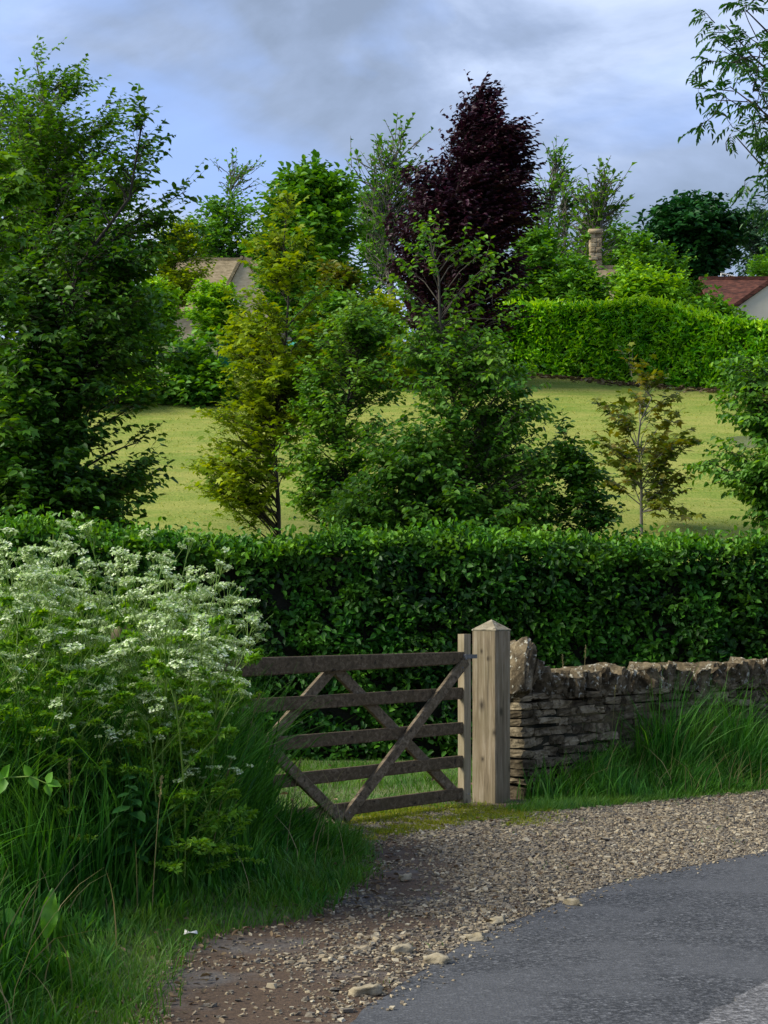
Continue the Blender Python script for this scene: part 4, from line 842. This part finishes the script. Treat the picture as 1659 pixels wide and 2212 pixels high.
# tops of the clump as seen: (px, py) outline from left to right
TOPX = [-120, 0, 60, 130, 200, 270, 330, 400, 470, 540, 600]; TOPY = [1215, 1200, 1225, 1285, 1300, 1260, 1290, 1315, 1330, 1400, 1500]
spots = []
for i in range(112):
    px = rng.uniform(-110, 430) if i > 22 else rng.uniform(320, 465); Y = rng.uniform(8.9, 12.2); x = (px-CX)/F*Y
    d = np.interp(Y, EDGE_Y, EDGE_X)-x
    if d < .5: continue
    g = float(gz(x, Y)); top = EYE-(np.interp(px, TOPX, TOPY)-HZ)/F*Y; h = (top-g)*(rng.uniform(.72, 1.0) if i % 2 else rng.uniform(.35, .8))
    if h < .3: continue
    spots.append((x, Y, g, h))
for px, py, Y in [(275, 1232, 10.4), (335, 1250, 10.8), (450, 1282, 11.2), (490, 1345, 11.5), (470, 1420, 11.3), (500, 1560, 11.6), (110, 1262, 10.0), (60, 1205, 10.2), (180, 1270, 10.3)]:
    x = (px-CX)/F*Y; g = float(gz(x, Y)); spots.append((x, Y, g, EYE-(py-HZ)/F*Y-g))
for (x, y, g, h) in spots:
    k = rng.integers(7); sc = (max(.8, min(1.15, h)),)*2+(h,)
    if used[k]: dup(protos[k], (x, y, g), rng.uniform(0, 6.28), sc)
    else:
        protos[k].location = (x, y, g); protos[k].scale = sc; used[k] = True
for k in range(7):
    if not used[k]: protos[k].location = (-1.9, 10.5+.1*k, float(gz(-1.9, 10.5+.1*k)))

# nettles among the parsley
def nettle_proto():
    t = thing('nettle', 'dark leaved stinging nettle standing among the cow parsley', 'nettle', (0, 0, 0), 'nettles among the cow parsley')
    h = 1.0; lean = rng.normal(0, .08, 2); S = lambda f: np.array([lean[0]*f*f, lean[1]*f*f, f*h])
    obj('stem', [tube([S(f) for f in np.linspace(0, 1, 6)], np.linspace(.005, .002, 6), 5)], M['nettle'], t, world=False)
    lp, ld, ln, ll = [], [], [], []
    for i in range(13):
        f = .25+.75*i/13
        for k in range(2):
            a = i*1.57+k*math.pi; lp.append(S(f)); ld.append((math.cos(a), math.sin(a), -.25+.5*(f > .9))); ln.append(nrm(UP+rng.normal(0, .25, 3))); ll.append((.125-.08*max(0, f-.6)/.4)*rng.uniform(.8, 1.15))
    ll = np.array(ll); obj('foliage', [leaves(np.array(lp), np.array(ld), np.array(ln), ll, ll*.62, 'ovate')], M['nettle'], t, world=False); return t
npro = [nettle_proto() for _ in range(3)]
nsp = [(395, 10.2), (420, 10.4), (440, 10.0), (370, 9.8), (300, 9.9), (240, 9.6), (470, 10.6), (180, 9.8), (350, 10.6), (100, 9.6), (30, 9.7), (415, 9.7), (330, 9.4), (385, 9.3), (450, 9.9), (260, 9.2), (200, 9.1), (130, 9.2), (60, 9.0), (490, 10.8), (480, 10.2), (350, 9.0), (290, 9.0)]
for i, (px, Y) in enumerate(nsp):
    x = (px-CX)/F*Y; g = float(gz(x, Y)); h = rng.uniform(.5, .85); lo = (x, Y, g)
    if i < 3: npro[i].location = lo; npro[i].scale = (1, 1, h)
    else: dup(npro[i % 3], lo, rng.uniform(0, 6.28), (1, 1, h))

# dock plant with one big upright leaf, bramble spray at the left edge
def bigleaf(base, d, nn, L, wd, ncol=10):
    d = nrm(np.asarray(d, float)); s = nrm(np.cross(nn, d)); u = np.cross(d, s); vs = []
    for i in range(ncol+1):
        t = i/ncol; w = wd*.5*(math.sin(math.pi*min(1, t*.93+.06))**.75)*(1-.15*t)
        for j in (-1, -.5, 0, .5, 1): vs.append(np.asarray(base)+d*L*t+s*w*j*(1+.06*math.sin(9*t+2*j))+u*(abs(j)*.25*w+.012*math.sin(14*t+3*j)*abs(j)-.10*L*t*t))
    return (np.array(vs), np.array([(i*5+j, i*5+j+1, (i+1)*5+j+1, (i+1)*5+j) for i in range(ncol) for j in range(4)]))
def basal(name, label, cat, px, Y, lvs, mat):
    x = (px-CX)/F*Y; g = float(gz(x, Y)); t = thing(name, label, cat, (x, Y, g))
    for (dx, dz, d, nn, L, w) in lvs:
        b = np.array([x+dx, Y, g]); s = b+np.array([0, 0, dz]); c = bigleaf(s, d, nn, L, w); st = tube([b, (b+s)/2+[.01, 0, 0], s], .004, 5)
        obj('leaf', [c], M[mat], t); obj('stalk', [st], M['parsleystem'], t)
basal('dock_plant', 'broad leaved dock with one upright bright leaf in the near grass', 'dock', 100, 7.35,
      [(0, .13, (.12, .05, 1), (.2, -1, .2), .20, .075), (-.10, .2, (-.9, -.1, .15), (0, -.6, .8), .17, .09), (-.13, .05, (-.5, -.5, .6), (.2, -.6, .6), .15, .07), (.02, .03, (.5, -.7, .4), (0, -.4, .9), .16, .07)], 'dock')
bp = at(10, 1690, 8.2); br = thing('bramble', 'bramble spray with yellow green leaves at the left edge', 'bramble', (bp[0]-.1, bp[1], float(gz(bp[0]-.1, bp[1]))))
bz = np.array([bp[0]-.1, bp[1], float(gz(bp[0]-.1, bp[1]))]); c0 = [bz, bz+[0, 0, .5], bp+[0, 0, .02], bp+[.12, -.03, .03], bp+[.2, -.05, .0]]
obj('cane', [tube(c0, [.006, .005, .004, .003, .002], 5)], M['parsleystem'], br)
lv = [leaves(np.array([p]), np.array([d]), np.array([[0, -.7, .7]]), L, L*.75) for p, d, L in [(c0[3], (.5, -.2, -.7), .07), (c0[3], (-.3, -.2, .8), .06), (c0[4], (1, -.2, -.1), .07), (c0[4], (.4, -.1, .8), .06), (c0[4], (.3, -.2, -.9), .06), (c0[2], (-.2, -.4, -.8), .08), (c0[2], (.3, -.3, .9), .07), (c0[2], (-.8, -.2, .3), .07)]]
obj('foliage', lv, M['dock'], br)

def flat_leaves(P2, L, mat, z=.02):
    n = len(P2); P = np.column_stack([P2, gz(P2[:, 0], P2[:, 1])+z+rng.uniform(0, .012, n)]); D = ballrand(n)*[1, 1, .25]; Nn = nrm(UP+ballrand(n)*.45)
    return leaves(P, D, Nn, L*rng.uniform(.6, 1.3, n), L*.6*rng.uniform(.6, 1.2, n))
# ------------------------------------------------------------------ grasses
def grass_field(name, label, poly, n, h0, h1, w, mat, lean=.5, wind=(.15, 0), hfun=None, seg=4, kind='stuff'):
    P2 = scatter(poly, n); P2 = P2+rng.normal(0, .045, P2.shape); H = rng.uniform(h0, h1, n)*(1+.25*vnoise(P2, 3, 7))
    if hfun is not None: H = H*hfun(P2)
    H = np.maximum(H, .015)
    le = rng.normal(0, lean*.5, (n, 2))+np.array(wind)*.4+.38*lean*np.stack([vnoise(P2, 5, 31), vnoise(P2, 5, 32)], -1); P = np.column_stack([P2, gz(P2[:, 0], P2[:, 1])-.01])
    tag(obj(name, [blades(P, H, le, w*rng.uniform(.5, 1.3, n), seg)], M[mat]), label, 'grass', kind=kind)
dle = lambda p: np.interp(p[:, 1], EDGE_Y, EDGE_X)-p[:, 0]
lpoly = left_edge(np.arange(5.6, 9.4, .2), .16)+left_edge(np.arange(9.4, 13.1, .2), -.02)+[(-1.0, 13.2), (-3.6, 12.6), (-3.2, 9), (-2.4, 5.6)]
grass_field('tall_grass', 'tall lush green grass on the bank left of the verge', lpoly, 24000, .30, .70, .020, 'grass', .62, (.12, -.05), lambda p: .20+.85*sstep(.1, 1.1, dle(p))-.12*sstep(9.5, 7, p[:, 1])+.16*np.clip(vnoise(p, 6, 61), -.8, 1.5)*sstep(-.05, .3, dle(p)))
grass_field('clump_grass', 'taller grass between the cow parsley stems', left_edge(np.arange(8.2, 11.8, .2), .55)+[(-3.4, 12.4), (-2.6, 8.2)], 11000, .45, .95, .016, 'grass', .5, (.1, -.05))
grass_field('fringe_grass', 'short grass fringe along the foot of the left bank', left_edge(np.arange(5.6, 13.2, .2), -.10)+left_edge(np.arange(13.2, 5.6, -.2), .35), 9000, .05, .16, .006, 'shortgrass', .9)
wl = lambda s, n: (W0+WU*s+WN*n)[:2]
wpoly = [wl(-.05, .02), wl(6.2, .02), wl(6.2, 1.0), wl(2.6, 1.05), wl(1.2, .95), wl(.3, .62), wl(-.1, .42)]
grass_field('wall_grass', 'long grass growing along the foot of the stone wall', wpoly, 13000, .22, .60, .014, 'grass', .7, (.05, -.03),
            lambda p: (.25+.95*sstep(1.0, .35, (p-W0[:2])@WN[:2]))*(.5+.6*sstep(.0, .4, (p-W0[:2])@WU[:2]))*np.clip(.85+.38*vnoise(p, 4, 55), .25, 1.4))
fpoly = [wl(-.75, .42), wl(0, .30), wl(1.4, .62), wl(6.2, .75), wl(6.2, 1.2), wl(3, 1.08), wl(2.1, 1.02), wl(1.5, 1.05), wl(.2, .86), wl(-.5, .80), wl(-.9, .72)]
grass_field('verge_grass', 'short green fringe between the wall grass and gravel', fpoly, 17000, .03, .11, .006, 'shortgrass', .9)
gpoly = [gpt(-.3, 0, -.05)[:2], gpt(3.3, 0, .02)[:2], gpt(3.5, 0, -.3)[:2], (1.6, 16), (2.2, 18.9), (-5, 18.6), (-4, 13)]
grass_field('gateway_grass', 'short green grass in the gap between gate and hedge', gpoly, 42000, .035, .10, .007, 'shortgrass', .8, seg=2)
lw = rng.uniform([-9, 27], [14, 51], (90000, 2)); lw = lw[np.abs(lw[:, 0]-.3) < lw[:, 1]*.24]; n = len(lw); cl3 = vnoise(lw, 1.2, 41)+vnoise(lw*[.5, 1.6], 2.5, 42)
lw = lw[rng.random(n) < .35+.3*cl3]; n = len(lw)
tag(obj('lawn_grass', [blades(np.column_stack([lw, gz(lw[:, 0], lw[:, 1])]), rng.uniform(.02, .07, n), rng.normal(0, .9, (n, 2)), rng.uniform(.012, .03, n), 2)], M['lawnblade']), 'thin uneven mown grass tufts over the sloping lawn', 'grass', kind='stuff')
lb = [(p[0], p[1]-.25) for p in lp]; t_ = rng.uniform(0, len(lb)-1, 900); lx = np.interp(t_, range(len(lb)), [p[0] for p in lb]); ly = np.interp(t_, range(len(lb)), [p[1] for p in lb])-np.abs(rng.normal(0, .35, 900))
tag(obj('clippings', [flat_leaves(np.column_stack([lx, ly]), .16, 'x', .03)], M['deadleaf']), 'brown clippings along the foot of the bright hedge', 'clippings', kind='stuff')
mpoly = [gp(*q) for q in [(690, 1765), (800, 1750), (1000, 1738), (1150, 1752), (1145, 1785), (1040, 1785), (900, 1800), (770, 1825), (740, 1800)]]
P2 = scatter(mpoly, 24000); P2 = P2+rng.normal(0, .07, P2.shape)*[2.2, 1]; P2 = P2[vnoise(P2, 4, 2)+.8*vnoise(P2, 11, 6) > .05+rng.normal(0, .25, len(P2))]; n = len(P2)
tag(obj('moss', [blades(np.column_stack([P2, np.full(n, .0)]), rng.uniform(.015, .05, n), rng.normal(0, .6, (n, 2)), rng.uniform(.004, .008, n), 2)], M['moss']), 'yellow green moss and short grass strip below the gate', 'moss', kind='stuff')
# small weeds dotted over the gravel
P2 = scatter(vp, 2600); P2 = P2[vnoise(P2, 5, 12)+.6*vnoise(P2, 11, 13) > 1.25]; n = len(P2)
tag(obj('gravel_weeds', [blades(np.column_stack([P2, np.full(n, .0)]), rng.uniform(.02, .06, n), rng.normal(0, .7, (n, 2)), rng.uniform(.004, .008, n), 2)], M['shortgrass']), 'small tufts of weeds growing through the gravel', 'weeds', kind='stuff')
P2 = np.vstack([scatter(lpoly, 420), scatter(wpoly, 260)]); n = len(P2)
tag(obj('straw', [blades(np.column_stack([P2, gz(P2[:, 0], P2[:, 1])]), rng.uniform(.2, .6, n), rng.normal(0, .55, (n, 2)), rng.uniform(.004, .008, n), 4)], M['drygrass']), 'dry straw coloured stems mixed through the long grass', 'straw', kind='stuff')
# seed heads and dry stalks
def stalks(name, label, pts, group, mat='drygrass'):
    for (px, py, Y, h, lx) in pts:
        tip = at(px, py, Y); b = np.array([tip[0]-lx*h, Y, tip[2]-h]); b[2] = float(gz(b[0], b[1]))
        t = thing(name, label, 'grass stalk', b, group); m_ = b*.4+tip*.6+np.array([-lx*h*.15, 0, .04])
        u = np.linspace(0, 1, 7)[:, None]; B = (1-u)**2*b+2*u*(1-u)*m_+u*u*tip
        obj('stem', [tube(B, np.linspace(.0028, .0014, 7), 4)], M[mat], t)
        d = nrm(tip-B[5]); n = 46; s = rng.random(n); P = tip[None]-d[None]*(s*.11)[:, None]+rng.normal(0, .003, (n, 3))
        obj('seed_head', [leaves(P, nrm(d+ballrand(n)*.5), ballrand(n), .016, .006, 'small')], M[mat], t)
stalks('grass_stalk', 'pale seeding grass stalk rising from the grass along the stone wall', [(1265, 1395, 15.7, .8, .05), (1215, 1415, 15.6, .8, -.05), (1545, 1570, 16.2, .5, .5), (1600, 1540, 16.6, .55, .25), (1470, 1560, 16, .5, .35), (1330, 1480, 15.8, .6, .1)], 'seeding grass stalks by the wall')
stalks('grass_stalk', 'pale seeding grass stalk rising from the left bank below the cow parsley', [(280, 1600, 9.2, .6, .05), (430, 1600, 9.6, .55, .15), (475, 1560, 9.8, .6, .2), (560, 1500, 10.2, .6, .3), (150, 1640, 8.8, .6, .0), (500, 1640, 9.4, .5, .25), (350, 1680, 8.7, .5, .1), (650, 1640, 10.5, .45, .2)], 'seeding grass stalks on the left bank')

# ------------------------------------------------------------------ fallen leaves, loose stones, litter
y = rng.uniform(6.4, 12.6, 520); P2 = np.column_stack([np.interp(y, EDGE_Y, EDGE_X)+rng.normal(.10, .13, 520), y])
P3 = scatter(vp, 260); P4 = scatter(gpoly, 60)
tag(obj('leaf_litter', [flat_leaves(np.vstack([P2[:380], P3]), .038, 'x', .016), flat_leaves(P4, .07, 'x', .06)], M['deadleaf']), 'scattered dry brown leaves along the grass edge and verge', 'fallen leaves', kind='stuff')
M['pale'] = solid('pale_limestone', [(.3, (.20, .165, .10)), (.7, (.40, .35, .25))], 20, bump=.4)
for (px, py, s, lab) in [(790, 2152, .075, 'flat cream stone lying nearest the road edge'), (945, 2083, .075, 'broad pale stone flake on the verge by the road bend'), (870, 2062, .06, 'pale angular stone flake in the brown verge'), (1238, 1958, .05, 'lone cream stone on the edge of the asphalt'),
                         (1030, 2035, .06, 'tan stone flake where the gravel meets the asphalt'), (875, 1905, .045, 'whitish stone near the foot of the left grass edge'), (1075, 2000, .05, 'small tan stone between gravel and road')]:
    g = gp(px, py); o = obj('loose_stone', [stone((g[0], g[1], .022), (s*.7, s*.45, .018), jitter_axes((1, rng.normal(0, .5), 0), .10), .22, .15)], M['pale']); tag(o, lab, 'stone', 'pale loose stones on the verge')
lg = gp(425, 2043); o = obj('litter_scrap', [(np.array([(-.03, -.01, .0), (.0, -.02, .012), (.035, -.012, .004), (.03, .012, .016), (.0, .018, .004), (-.028, .014, .02)])+[lg[0]-.03, lg[1], .055], np.array([(0, 1, 4, 5), (1, 2, 3, 4)]))], M['whitewood'])
tag(o, 'small white scrap of litter on the bare earth bank', 'litter')
sm = o.modifiers.new('thick', 'SOLIDIFY'); sm.thickness = .002
for o in bpy.data.objects:
    if '_org' in o: del o['_org']
